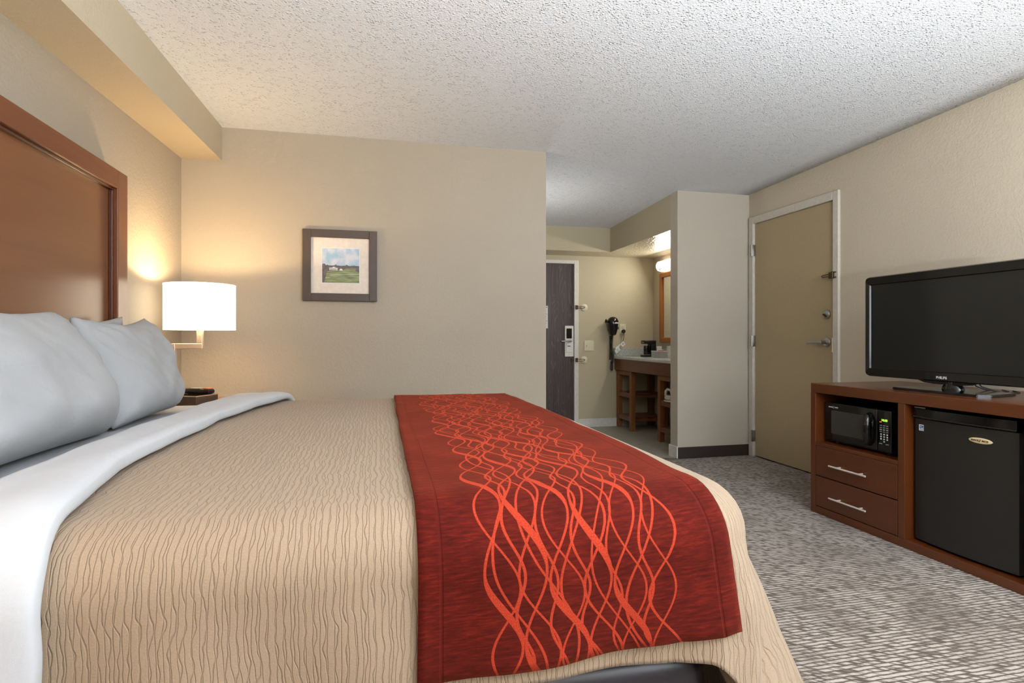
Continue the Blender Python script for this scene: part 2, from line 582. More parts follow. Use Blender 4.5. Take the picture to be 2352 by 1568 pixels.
M['ink'] = plain('printed_ink', (60, 58, 60), 0.8)
M['blue'] = plain('blue_print', (70, 96, 150), 0.6)
M['red'] = plain('red_print', (186, 52, 48), 0.6)
M['logo_cream'] = plain('cream_badge', (228, 206, 160), 0.35)
M['logo_ink'] = plain('badge_ink', (70, 46, 20), 0.5)
M['silver_print'] = plain('silver_print', (214, 212, 208), 0.4)
M['grey_print'] = plain('grey_print', (150, 150, 148), 0.5)
M['frame'] = plain('dark_brown_frame', (76, 62, 54), 0.4)
M['mat'] = plain('cream_mat_board', (226, 214, 202), 0.85)
M['green_digit'] = emit('green_digits', (150, 240, 60), 1.6)
M['red_led'] = emit('red_indicator', (240, 80, 60), 1.2)
M['shade'] = emit('lit_fabric_shade', (255, 240, 214), 2.2)
M['bulb'] = emit('lit_bulb', (255, 226, 180), 8.0)
M['vlight'] = emit('lit_glass_shade', (255, 246, 232), 2.0)
M['cord'] = plain('black_cord', (22, 20, 20), 0.5)
M['clear'] = plain('frosted_bag', (214, 216, 214), 0.3)
def clear_plastic():
    t = NT('clear_plastic')
    tr = t.n('ShaderNodeBsdfTransparent', Color=(.93, .95, .95, 1))
    mx = t.n('ShaderNodeMixShader', Fac=0.35)
    t.set(Roughness=.15); t.col(lin(222, 226, 226))
    t.l(tr.outputs[0], mx.inputs[1]); t.l(t.bsdf.outputs[0], mx.inputs[2]); t.l(mx.outputs[0], t.out.inputs[0])
    return t.m
M['basket'] = clear_plastic()
M['mirror'] = plain('mirror_glass', (235, 238, 236), 0.02, 1.0)
M['sky_print'] = None

# ------------------------------------------------------------------ room shell
XL, XR = -1.14, 3.20            # left (headboard) wall, right (television) wall
YB, YE, YF, YW = 3.73, 4.40, 6.20, -1.50   # picture wall, closet front, entry wall, window wall
XH, XC = 1.122, 2.50            # end of the picture wall, side of the closet
def ceil_z(x, y):
    if y >= 4.4:
        return 2.302 - (y - 4.4) * 0.036
    t = (x + 0.918) / 4.118
    zl = 2.31 + 0.033 * min(0.0, max(y, 0.0) - 3.72)
    zr = 2.302 - 0.025 * (max(y, 0.0) - 4.4)
    return zl * (1 - t) + zr * t

b = B(); b.box(XL - .1, XR + .1, YW - .1, YE, -0.1, 0.0)
tag(obj('floor', b, M['carpet']), 'grey beige patterned carpet floor of the bedroom', 'floor', kind='structure')
b = B(); b.box(XH - .1, XR + .1, YE, YF + .1, -0.1, 0.002)
tag(obj('floor_entry', b, M['tile']), 'grey tiled floor of the entry by the vanity', 'floor', kind='structure')
b = B()
b.grid(lambda u, v: (XL + u * (XR - XL), YW + v * (YF - YW), ceil_z(XL + u * (XR - XL), YW + v * (YF - YW))), 24, 60)
o = obj('ceiling', b, M['ceil'], smooth='all')
md = o.modifiers.new('depth', 'SOLIDIFY'); md.thickness = 0.1; md.offset = 1.0
bm_up = o.data
tag(o, 'white textured popcorn ceiling over the bedroom', 'ceiling', kind='structure')

b = B(); b.box(XL - .1, XL, YW - .1, YB + .1, 0, 2.6)
tag(obj('wall_left', b, M['wall']), 'tan wall behind the headboard', 'wall', kind='structure')
b = B(); b.box(XL, XH, YB, YB + .12, 0, 2.6); b.box(XH - .12, XH, YB + .12, YF, 0, 2.6)
tag(obj('wall_back', b, M['wall']), 'tan wall carrying the framed landscape picture', 'wall', kind='structure')
b = B(); b.box(XR, XR + .1, YW - .1, 3.434, 0, 2.6); b.box(XR, XR + .1, 4.326, YF + .1, 0, 2.6); b.box(XR, XR + .1, 3.434, 4.326, 2.035, 2.6)
b.box(XR + .06, XR + .1, 3.434, 4.326, 0, 2.035)
tag(obj('wall_right', b, M['wallright']), 'taupe wall behind the television', 'wall', kind='structure')
b = B()
b.box(XH, 1.30, YF, YF + .12, 0, 2.6); b.box(2.205, XR, YF, YF + .12, 0, 2.6); b.box(1.30, 2.205, YF, YF + .12, 1.893, 2.6)
b.box(1.30, 2.205, YF + .09, YF + .12, 0, 1.893)
tag(obj('wall_far', b, M['wallfar']), 'olive tan entry wall with the hair dryer', 'wall', kind='structure')
b = B(); b.box(XC, XR, YE, YE + .12, 0, 2.6)
tag(obj('wall_closet', b, M['closet']), 'pale tan wall return between the vanity nook and the connecting door', 'wall', kind='structure')
# window wall behind the camera
wx0, wx1, wz0, wz1 = 1.3, 3.05, 0.70, 2.1
b = B(); b.box(XL, wx0, YW - .12, YW, 0, 2.6); b.box(wx1, XR, YW - .12, YW, 0, 2.6)
b.box(wx0, wx1, YW - .12, YW, 0, wz0); b.box(wx0, wx1, YW - .12, YW, wz1, 2.6)
tag(obj('wall_front', b, M['wall']), 'tan window wall facing the entry', 'wall', kind='structure')
w = thing('window_1', 'wide white framed window in the wall facing the entry', 'window', ((wx0 + wx1) / 2, YW - .06, wz0), kind='structure')
b = B()
for (a0, a1) in ((wx0, wx0 + .05), (wx1 - .05, wx1), ((wx0 + wx1) / 2 - .03, (wx0 + wx1) / 2 + .03)):
    b.box(a0, a1, YW - .10, YW - .04, wz0, wz1)
b.box(wx0 + .05, wx1 - .05, YW - .10, YW - .04, wz0, wz0 + .05); b.box(wx0 + .05, wx1 - .05, YW - .10, YW - .04, wz1 - .05, wz1)
obj('window_frame', b, M['white_trim'], w)
pt = NT('window_glass')
tr = pt.n('ShaderNodeBsdfTransparent'); gl = pt.n('ShaderNodeBsdfGlossy', Roughness=0.02)
mx = pt.n('ShaderNodeMixShader', Fac=0.08); pt.l(tr.outputs[0], mx.inputs[1]); pt.l(gl.outputs[0], mx.inputs[2]); pt.l(mx.outputs[0], pt.out.inputs[0])
b = B(); b.box(wx0 + .05, wx1 - .05, YW - .075, YW - .069, wz0 + .05, wz1 - .05)
obj('window_pane', b, pt.m, w)

# boxed beam above the headboard (slightly out of level, as built)
b = B()
def bz(y): return 2.107 + 0.036 * (y - 3.72)
y0, y1 = YW, YB
for (ya, yb_) in ((y0, 0.0), (0.0, y1)):
    za, zb = bz(max(ya, 0.0)), bz(yb_)
    vs = [b.bm.verts.new(p) for p in ((XL, ya, za), (-0.918, ya, za), (-0.918, ya, 2.5), (XL, ya, 2.5), (XL, yb_, zb), (-0.918, yb_, zb), (-0.918, yb_, 2.5), (XL, yb_, 2.5))]
    for f in ((0, 1, 2, 3), (7, 6, 5, 4), (0, 4, 5, 1), (1, 5, 6, 2), (2, 6, 7, 3), (3, 7, 4, 0)):
        b.bm.faces.new([vs[i] for i in f])
tag(obj('beam_left', b, M['soffit']), 'boxed tan beam running along the ceiling above the headboard', 'beam', kind='structure')
# lowered ceiling over the vanity nook and across the entry
b = B(); b.box(XC, XR, YE + .12, 5.85, 1.985, 2.5); b.box(XH, XR, 5.85, YF, 1.985, 2.5)
for f in b.bm.faces:
    f.material_index = 0
o = obj('beam_entry', b, [M['wallfar'], M['vceil']])
for p in o.data.polygons:
    if p.normal.z < -0.5: p.material_index = 1
tag(o, 'lowered tan ceiling box over the vanity nook and the entry door', 'soffit', kind='structure')

# baseboards
b = B(); b.box(XC + .0, XR, YE - .010, YE, 0, 0.098, .004)
tag(obj('baseboard_closet', b, M['dark_base']), 'dark brown vinyl baseboard below the pale wall return', 'baseboard', kind='structure')
b = B(); b.box(XC - .012, XC, YE - .008, YE + .12, 0, 0.105, .003); b.box(XC - .012, XR, YE + .12, YE + .132, 0, 0.105, .003)
tag(obj('baseboard_nook', b, M['white_trim']), 'white baseboard on the corner at the vanity nook', 'baseboard', kind='structure')
b = B(); b.box(2.253, XR, YF - .014, YF, 0, 0.10, .003); b.box(2.253, XR, YF - .018, YF, 0.085, 0.10, .003)
tag(obj('baseboard_far', b, M['white_trim']), 'white baseboard between the entry door and the vanity', 'baseboard', kind='structure')
b = B(); b.box(XR - .010, XR, YW, 3.37, 0, 0.098, .003)
tag(obj('baseboard_right', b, M['dark_base']), 'dark baseboard behind the wooden television console', 'baseboard', kind='structure')
b = B(); b.box(XL, XH, YB - .010, YB, 0, 0.098, .003)
tag(obj('baseboard_back', b, M['dark_base']), 'dark baseboard beyond the bed below the picture', 'baseboard', kind='structure')
b = B(); b.box(XH, XC, YE - .02, YE + .02, 0.0, 0.006, .002)
tag(obj('trim_threshold', b, M['steel']), 'metal threshold strip between carpet and entry tile', 'threshold', kind='structure')

# ------------------------------------------------------------------ entry door
d = thing('door_1', 'dark wood veneer entry door with white frame and card lock', 'door', (1.75, YF, 0), kind='structure')
b = B(); b.box(1.30, 2.203, YF + .012, YF + .055, 0.01, 1.892, .002)
obj('door_leaf', b, M['veneer'], d)
b = B(); b.box(2.200, 2.253, YF - .018, YF + .10, 0, 1.931, .004); b.box(1.25, 1.303, YF - .018, YF + .10, 0, 1.931, .004); b.box(1.303, 2.200, YF - .018, YF + .10, 1.890, 1.931, .004)
b.box(2.185, 2.202, YF + .055, YF + .08, 0, 1.89)
obj('door_frame', b, M['white_trim'], d)
lk = B(); lk.box(2.090, 2.197, YF - .006, YF + .012, 0.82, 1.176, .005)
lock = obj('card_lock', lk, M['white_plastic'], d)
b = B(); b.box(2.108, 2.173, YF - .010, YF - .005, 1.03, 1.145, .003); obj('reader_window', b, M['black_gloss'], lock)
b = B(); b.cyl((2.150, YF - .006, 1.0), (2.150, YF - .055, 1.0), .012); b.tube([(2.152, YF - .052, 1.0), (2.10, YF - .054, 1.0), (2.06, YF - .050, .999), (2.036, YF - .044, .998)], [.011, .010, .009, .008]); obj('lever_handle', b, M['steel'], lock, True)
b = B(); b.box(2.120, 2.155, YF - .009, YF - .005, 0.938, 0.946, .001); obj('card_slot', b, M['black'], lock)
b = B(); b.box(2.106, 2.109, YF - .008, YF - .005, .87, .975); b.box(2.106, 2.178, YF - .008, YF - .005, .868, .871); obj('panel_seam', b, M['grey_print'], lock)
# swing bars that rest against the round wall plates
def swing_bar(z, label):
    g = thing('door_guard', label, 'door latch', (2.25, YF, z), 'swing bar door guards')
    b = B(); b.box(2.212, 2.240, YF - .034, YF - .018, z - .024, z + .024, .003); obj('bracket', b, M['bronze'], g)
    b = B()
    b.tube([(2.226, YF - .040, z + .010), (2.30, YF - .030, z + .010), (2.322, YF - .026, z + .006), (2.326, YF - .026, z), (2.322, YF - .026, z - .006), (2.30, YF - .030, z - .010), (2.226, YF - .040, z - .010)], .0032, 8)
    obj('swing_bar', b, M['bronze'], g, True)
    b = B(); b.cyl((2.176, YF + .012, z + .014), (2.176, YF - .004, z + .014), .008); b.cyl((2.176, YF + .012, z - .014), (2.176, YF - .004, z - .014), .008); b.box(2.172, 2.21, YF - .006, YF + .010, z - .005, z + .005)
    obj('catch', b, M['bronze'], g)
    b = B(); b.lathe([(0.040, 0.0), (0.041, .006), (0.034, .010), (.010, .011)], (2.325, YF, z), (0, -1, 0), 32)
    obj('wall_plate', b, M['almond'], g, True)
swing_bar(1.389, 'brass swing bar door guard above the white card lock')
swing_bar(0.782, 'brass swing bar door guard below the white card lock')
n = thing('notice_sheet', 'white printed notice on the dark entry door', 'notice', (1.84, YF + .010, 1.145))
b = B(); b.box(1.70, 1.889, YF + .007, YF + .0115, 1.145, 1.403); obj('sheet', b, M['paper'], n)
b = B()
for k, z in enumerate((1.388, 1.345, 1.335, 1.31, 1.285, 1.24, 1.23, 1.20)):
    b.box(1.715, 1.882 - (0.01 * (k % 3)), YF + .0058, YF + .0072, z - (.004 if k == 0 else .0015), z + .002)
obj('print', b, M['ink'], n)

# ------------------------------------------------------------------ connecting door on the right wall
d = thing('door_2', 'tan painted connecting door with lever handle and cream frame', 'door', (XR, 3.88, 0), kind='structure')
b = B(); b.box(XR + .004, XR + .045, 3.438, 4.322, 0.012, 2.030, .002)
obj('door_leaf', b, M['door_tan'], d)
b = B()
b.box(XR - .018, XR + .055, 3.382, 3.436, 0, 2.095, .006); b.box(XR - .018, XR + .055, 4.324, 4.385, 0, 2.095, .006); b.box(XR - .018, XR + .055, 3.436, 4.324, 2.032, 2.095, .006)
obj('door_frame', b, M['cream_trim'], d)
for z in (1.80, 1.01, 0.185):
    b = B(); b.box(XR - .020, XR + .006, 4.318, 4.345, z - .048, z + .048, .002); b.cyl((XR - .024, 4.330, z - .050), (XR - .024, 4.330, z + .050), .008)
    obj('hinge', b, M['steel'], d, True)
b = B(); b.lathe([(.034, 0), (.034, .006), (.026, .012), (.012, .014), (.012, .045), (.015, .047), (.015, .062)], (XR + .004, 3.507, 1.005), (-1, 0, 0), 28)
hd = obj('lever_handle', b, M['steel'], d, True)
b = B(); b.tube([(XR - .050, 3.500, 1.005), (XR - .052, 3.56, 1.006), (XR - .050, 3.62, 1.003), (XR - .046, 3.655, 1.001)], [.012, .0105, .010, .009], 12)
obj('lever', b, M['steel'], hd, True)
b = B(); b.lathe([(.034, 0), (.033, .008), (.025, .014), (.022, .016)], (XR + .004, 3.507, 1.209), (-1, 0, 0), 28)
db = obj('deadbolt', b, M['steel'], d, True)
b = B(); b.box(XR - .028, XR - .010, 3.490, 3.524, 1.198, 1.206, .003, rot=Matrix.Rotation(0.7, 3, 'X')); obj('thumb_turn', b, M['bronze'], db)
b = B(); b.box(XR - .019, XR + .004, 3.434, 3.440, .935, 1.04, .001); obj('strike_plate', b, M['almond'], d)
g = thing('door_guard', 'bronze swing bar door guard on the tan connecting door', 'door latch', (XR, 3.45, 1.488), 'swing bar door guards')
b = B(); b.box(XR - .030, XR - .016, 3.400, 3.436, 1.468, 1.476, .002); b.box(XR - .030, XR - .016, 3.400, 3.436, 1.505, 1.513, .002); b.box(XR - .034, XR - .018, 3.418, 3.438, 1.466, 1.515, .003); obj('bracket', b, M['bronze'], g)
b = B(); b.box(XR - .022, XR + .004, 3.440, 3.470, 1.468, 1.512, .004); obj('catch', b, M['bronze'], g)
b = B(); b.tube([(XR - .034, 3.43, 1.497), (XR - .030, 3.515, 1.494), (XR - .030, 3.526, 1.488), (XR - .030, 3.515, 1.482), (XR - .034, 3.43, 1.479)], .0032, 8); obj('swing_bar', b, M['bronze'], g, True)

# ------------------------------------------------------------------ headboard
h = thing('headboard', 'tall reddish brown wooden headboard mounted on the tan wall', 'headboard', (-1.105, 1.78, 0.2))
hx0, hx1, hy0, hy1, hz1 = XL, -1.07, 0.70, 2.806, 1.748
b = B(); b.box(hx0, hx1, hy1 - .096, hy1, 0.2, hz1, .003); obj('post', b, M['headpost'], h)
b = B(); b.box(hx0, hx1, hy0, hy0 + .096, 0.2, hz1, .003); obj('post', b, M['headpost'], h)
b = B(); b.box(hx0, hx1, hy0 + .096, hy1 - .096, hz1 - .078, hz1, .003); obj('top_rail', b, M['headrail'], h)
b = B(); b.box(hx0 + .004, -1.102, hy0 + .096, hy1 - .096, 0.25, hz1 - .078); obj('panel', b, M['head'], h)
b = B(); b.box(-1.102, -1.086, hy0 + .096, hy1 - .096, hz1 - .086, hz1 - .078, .003); b.box(-1.102, -1.086, hy1 - .106, hy1 - .096, .3, hz1 - .086, .003); b.box(-1.102, -1.086, hy0 + .096, hy0 + .106, .3, hz1 - .086, .003)
obj('bead_moulding', b, M['bead'], h)

# ------------------------------------------------------------------ bed
ZT = 0.75                      # top of the made bed
YN, YFAR, XFT = 0.93, 2.865, 0.742
YC, HW = (YN + YFAR) / 2, (YFAR - YN) / 2
R = 0.10
bed = thing('bed', 'king bed with dark vinyl base below the beige spread', 'bed', (-.2, YC, 0))
def puffy(x0, x1, y0, y1, z0, z1, bev, puff):
    b = B(); b.box(x0, x1, y0, y1, z0, z1, bev, 5)
    bmesh.ops.subdivide_edges(b.bm, edges=[e for e in b.bm.edges if e.calc_length() > .15], cuts=6, use_grid_fill=True)
    cx, cy, cz = (x0 + x1) / 2, (y0 + y1) / 2, (z0 + z1) / 2
    for v in b.bm.verts:
        q = (v.co.x - cx) / ((x1 - x0) / 2); s_ = (v.co.y - cy) / ((y1 - y0) / 2); w_ = (v.co.z - cz) / ((z1 - z0) / 2)
        k = puff * (1 - w_ * w_)
        if abs(s_) > .9: v.co.y += math.copysign(k * (1 - q * q), s_)
        if abs(q) > .9: v.co.x += math.copysign(k * (1 - s_ * s_), q)
    return b
obj('bed_base', puffy(-1.04, 0.635, .985, 2.78, 0.06, 0.437, .045, .012), M['vinyl'], bed, True)
obj('mattress', puffy(-1.05, 0.575, .985, 2.812, 0.437, 0.737, .025, .002), M['sheet'], bed, True)
for (lx, ly) in ((-.9, 1.1), (-.9, 2.66), (.5, 1.1), (.5, 2.66)):
    b = B(); b.cyl((lx, ly, 0), (lx, ly, .062), .03, .035); obj('leg', b, M['black'], bed)

def nse(x, y, z=0.0):
    return noise.noise(Vector((x, y, z)))

# bedspread: closed outline walked from the head along the near side, the foot and the far side
RC = 0.15
x_start = -0.60
segs = []
L1 = (XFT - RC) - x_start
LA = RC * PI / 2
L2 = (YFAR - RC) - (YN + RC)
LT = L1 + LA + L2 + LA + L1
def outline(t):
    if t <= L1:
        return Vector((x_start + t, YN, 0)), Vector((0, -1, 0))
    t -= L1
    if t <= LA:
        a = t / RC
        n_ = Vector((math.sin(a), -math.cos(a), 0))
        return Vector((XFT - RC, YN + RC, 0)) + n_ * RC, n_
    t -= LA
    if t <= L2:
        return Vector((XFT, YN + RC + t, 0)), Vector((1, 0, 0))
    t -= L2
    if t <= LA:
        a = t / RC
        n_ = Vector((math.cos(a), math.sin(a), 0))
        return Vector((XFT - RC, YFAR - RC, 0)) + n_ * RC, n_
    t -= LA
    return Vector((XFT - RC - t, YFAR, 0)), Vector((0, 1, 0))
def gauss(t, c, w):
    return math.exp(-((t - c) / w) ** 2)
T_C = L1 + LA * 0.5
def crown(x, y):
    return 0.010 * max(0.0, 1 - ((y - YC) / HW) ** 2)
def hem_depth(t):
    """length of the vertical drop below the rounded edge"""
    near = ZT - R - 0.447
    full = ZT - R - 0.03
    tt = t if t < LT / 2 else LT - t
    k = min(1.0, max(0.0, (tt - (L1 - 0.01)) / (LA * 1.15)))
    k = k * k * (3 - 2 * k)
    return near + (full - near) * k
def side_out(t, d):
    """how far the hanging cloth stands off the bed: folds grow towards the hem"""
    tt = t if t < LT / 2 else LT - t
    g_ = min(1.0, d / 0.6)
    o_ = 0.0
    o_ += (0.018 * nse(t * 6, d * 2.0, 3.1) + 0.006 * math.sin(t * 23 + 1.1)) * min(1.0, d / 0.15)     # soft waves
    flat = min(1.0, d / 0.28)
    o_ -= 0.028 * flat * min(1.0, max(0.0, (tt - .5) / (L1 - .5)))
    o_ += 0.022 * min(1.0, d / .12) * gauss(tt, L1 + LA * 0.38, 0.034)
    o_ += -0.10 * math.sin(PI * min(1.0, d / 0.45)) * gauss(tt, L1 + LA * 0.76, 0.040)
    o_ += 0.30 * (d / 0.62) ** .85 * gauss(tt, L1 + LA + 0.06, 0.080)
    o_ += 0.09 * g_ ** .8
    if tt < L1 + .02: o_ -= 0.09 * g_ ** .8 * min(1.0, max(0.0, (L1 + .02 - tt) / .08))
    if L1 + LA < tt:
        s_ = tt - L1 - LA
        o_ += 0.055 * min(1.0, d / .4) * math.sin(s_ * 15.0 - 2.0) * min(1, s_ / .15)
    return o_
def build_spread():
    b = B()
    ts = []
    n1, nc, n2 = 74, 60, 90
    ts += [L1 * i / n1 for i in range(n1)]
    ts += [L1 + LA * i / nc for i in range(nc)]
    ts += [L1 + LA + L2 * i / n2 for i in range(n2)]
    ts += [L1 + LA + L2 + LA * i / 12 for i in range(12)]
    ts += [L1 + 2 * LA + L2 + L1 * i / n1 for i in range(n1 + 1)]
    NI, NA, ND = 16, 9, 26
    rows = []
    for t in ts:
        P, N = outline(t)
        I = P - N * R
        Cc = Vector((min(max(P.x, x_start), 0.30), YC, 0))
        if t > LT - L1 - LA or t < L1 + 1e-6:
            Cc = Vector((min(P.x, 0.30 + (P.x - 0.30) * 0.0), YC, 0)) if P.x > 0.30 else Vector((P.x, YC, 0))
        row = []
        for k in range(NI):
            s = k / NI
            q = Cc.lerp(I, s)
            row.append((Vector((q.x, q.y, ZT + crown(q.x, q.y) * (1 - s) + 0.003 * nse(q.x * 5, q.y * 5, 1.0))), (q.x, q.y), 'top'))
        for k in range(NA):
            a = (PI / 2) * k / (NA - 1)
            q = P - N * R * (1 - math.sin(a))
            row.append((Vector((q.x, q.y, ZT - R * (1 - math.cos(a)))), (t + x_start, YN + R - R * a), 'side'))
        D = hem_depth(t)
        for k in range(1, ND + 1):
            dd = D * k / ND
            q = P + N * side_out(t, dd)
            row.append((Vector((q.x, q.y, ZT - R - dd)), (t + x_start, YN + R - R * PI / 2 - dd), 'side'))
        rows.append(row)
    V = [[b.bm.verts.new(p[0]) for p in r] for r in rows]
    lay = b.bm.loops.layers.uv.verify()
    for i in range(len(rows) - 1):
        for j in range(len(rows[0]) - 1):
            try:
                f = b.bm.faces.new((V[i][j], V[i + 1][j], V[i + 1][j + 1], V[i][j + 1]))
            except ValueError:
                continue
            top = j < NI
            for l, (a, c) in zip(f.loops, ((i, j), (i + 1, j), (i + 1, j + 1), (i, j + 1))):
                p, u, kind = rows[a][c]
                l[lay].uv = (p.x, p.y) if top else u
    bmesh.ops.remove_doubles(b.bm, verts=b.bm.verts, dist=1e-4)
    bmesh.ops.dissolve_degenerate(b.bm, edges=b.bm.edges, dist=1e-5)
    return b
sp = obj('bedspread', build_spread(), M['spread'], smooth='all')
md = sp.modifiers.new('thickness', 'SOLIDIFY'); md.thickness = 0.006; md.offset = -1.0
tag(sp, 'beige matelasse bedspread covering the bed and hanging to the carpet at its foot', 'bedspread')

# strip of cloth laid across the bed from the near side to the far side
def across(x, w, lift):
    """x: place along the bed, w: distance along the cloth from the middle (negative = near side)"""
    s = -1 if w < 0 else 1
    a = abs(w)
    flat = HW - R
    if a <= flat:
        y = YC + s * a; z = ZT + crown(x, y) + 0.003 * nse(x * 5, y * 5, 1.0)
        e = XFT - x
        if e < R: z -= R - math.sqrt(max(0, R * R - (R - e) ** 2))
        return Vector((x, y, z + lift))
    arc = R * PI / 2
    e = XFT - x
    dz = R - math.sqrt(max(0, R * R - (R - e) ** 2)) if e < R else 0.0
    t = x - x_start
    sh, ny = 0.0, 1.0
    if x > XFT - RC:                      # past the straight side the bed corner curves away
        th_ = math.asin(min(0.95, (x - (XFT - RC)) / RC))
        t = L1 + th_ * RC
        sh, ny = RC * (1 - math.cos(th_)), math.cos(th_)
    if s > 0: t = LT - t
    if a <= flat + arc:
        th = (a - flat) / R
        return Vector((x, YC + s * (flat + (R + lift) * math.sin(th) - sh * math.sin(th)), ZT - R - dz * math.cos(th) + (R + lift) * math.cos(th)))
    dd = a - flat - arc
    return Vector((x, YC + s * (HW - sh + ny * (lift + side_out(t, dd))), ZT - R - dd))
RX0, RX1 = 0.062, 0.612
RW = RX1 - RX0
w_near = -(HW - R + R * PI / 2 + (ZT - R - 0.474))
w_far = HW - R + R * PI / 2 + 0.18
M['runner'] = runner_fabric(RW)
b = B()
b.grid(lambda u, v: across(RX0 + u * RW + .040 * u * min(1.0, max(0.0, (-(w_near + v * (w_far - w_near)) - (HW - R)) / .36)) + 0.030 * max(0, v - .45) * (1 - u) + .003 * nse(v * 9, u * 2, 5), w_near + .028 * u * u * (1 - v) + v * (w_far - w_near), 0.008 + .0015 * nse(u * 8, v * 22, 2)),
       46, 150, uv=lambda u, v: (u * RW, v * (w_far - w_near)))
rn = obj('bed_runner', b, M['runner'], smooth='all', recalc=True)
md = rn.modifiers.new('thickness', 'SOLIDIFY'); md.thickness = 0.007; md.offset = 0.0
tag(rn, 'red chenille bed runner with wavy orange strands across the foot of the bed', 'bed runner')

# folded white top sheet: a thick soft band
FX0, FX1 = -0.672, -0.495
def fold_fn(u, v):
    wn, wf = -(HW - R + R * PI / 2 + 0.34), HW - R + R * PI / 2 + 0.10
    w = wn + v * (wf - wn)
    a = 2 * PI * u
    # flattened loop section: wide in x, thin in height
    ca, sa = math.cos(a), math.sin(a)
    ex = math.copysign(abs(ca) ** 0.55, ca)
    ez = math.copysign(abs(sa) ** 0.8, sa)
    f1 = -0.50 + 0.045 * gauss(w, -1.05, .32) - .02 * gauss(w, -.45, .35) + 0.115 * max(0.0, (w - .15) / .8) ** 1.3
    f0 = FX0 + 0.03 * max(0.0, w / .9)
    xm, hx = (f0 + f1) / 2, (f1 - f0) / 2
    edge = 0.010 * nse(w * 4.5, 2.0) + 0.004 * nse(w * 13, 4.0)
    spread_near = 0.05 * max(0.0, -w - HW) / 0.3
    x = xm + ex * (hx + edge) 
    th = 0.021 + 0.006 * nse(w * 3.0, ex * 1.5, 9.0)
    lift = 0.016 + ez * th + 0.010 * (ex * .5 + .5) * (1 if sa > 0 else 0.2)
    return across(x, w, max(lift, 0.0075) if sa < 0 else lift)
b = B(); b.grid(fold_fn, 40, 130, closed_u=True)
fo = obj('top_sheet', b, M['sheet'], smooth='all')
tag(fo, 'white top sheet folded back in a thick band over the beige bedspread', 'sheet')

# pillows ------------------------------------------------------------
def pillow(name, W, H, T, seed, sag):
    """local: x width, y height, z thickness; origin at the middle of the lower edge"""
    b = B()
    nu, nv = 44, 34
    def pt(u, v, side):
        a, c = 2 * u - 1, 2 * v - 1
        pin = 0.03
        x = a * W / 2 * (1 - pin * (1 - c * c) * abs(a) ** 3)
        y = c * H / 2 * (1 - pin * (1 - a * a) * abs(c) ** 3)
        rc_ = 1 - 0.02 * (a * a * c * c) ** 3
        x *= rc_; y *= rc_
        rim = max(0.0, (1 - a ** 4) * (1 - c ** 4))
        z = T / 2 * rim ** 0.55
        z *= 1.0 - 0.30 * c * (1 if c > 0 else 0.4)
        wr = 0.013 * nse(a * 2.2 + seed, c * 2.2, seed) + 0.007 * nse(a * 4 + c * 3 + seed, c * 1.6 - a * 3, seed * 2) + 0.004 * nse(a * 9 + c * 7 + seed, c * 2.0 - a * 3, seed * 3)
        # gathers running in from the corners
        for (ca_, cc_) in ((-1, 1), (1, 1)):
            r_ = math.hypot(a - ca_, c - cc_)
            an = math.atan2(c - cc_, a - ca_)
            wr += 0.008 * math.sin(an * 15 + seed) * math.exp(-(r_ / .65) ** 2)
        z = z + wr * min(1.0, rim * 3)
        y += sag * (1 - a * a) * (c * .5 + .5) * -1
        return Vector((x, y + H / 2, z * side))
    V = {}
    for s in (1, -1):
        for i in range(nu):
            for j in range(nv):
                if s == -1 and (i in (0, nu - 1) or j in (0, nv - 1)):
                    V[s, i, j] = V[1, i, j]; continue
                V[s, i, j] = b.bm.verts.new(pt(i / (nu - 1), j / (nv - 1), s))
        for i in range(nu - 1):
            for j in range(nv - 1):
                q = (V[s, i, j], V[s, i + 1, j], V[s, i + 1, j + 1], V[s, i, j + 1])
                b.bm.faces.new(q if s > 0 else q[::-1])
    return b
def place_pillow(b, base, lean, yaw, roll, label):
    # local x -> world y (along the headboard), local y -> up and back, local z -> towards the foot
    m = Matrix.Rotation(yaw, 3, 'Z') @ Matrix(((0, -math.sin(lean), math.cos(lean)), (1, 0, 0), (0, math.cos(lean), math.sin(lean)))) @ Matrix.Rotation(roll, 3, 'Z')
    for v in b.bm.verts:
        v.co = m @ v.co + Vector(base)
    o = obj('pillow', b, M['pillow'], smooth='all')
    return tag(o, label, 'pillow', 'white pillows along the headboard')
place_pillow(pillow('pillow', .76, .415, .25, 1.7, .032), (-0.815, 1.645, .750), .40, 0.03, -0.02, 'plump white pillow at the left edge, nearer of the pair leaning on the headboard')
place_pillow(pillow('pillow', .55, .385, .20, 5.2, .030), (-0.815, 2.315, .750), .31, -0.03, 0.02, 'white pillow with peaked corner, nearest the lit lamp')
place_pillow(pillow('pillow', .60, .37, .05, 3.3, .02), (-1.038, 2.40, .750), .01, 0.0, 0.04, 'thin white pillow tucked behind the pillow nearest the lamp')

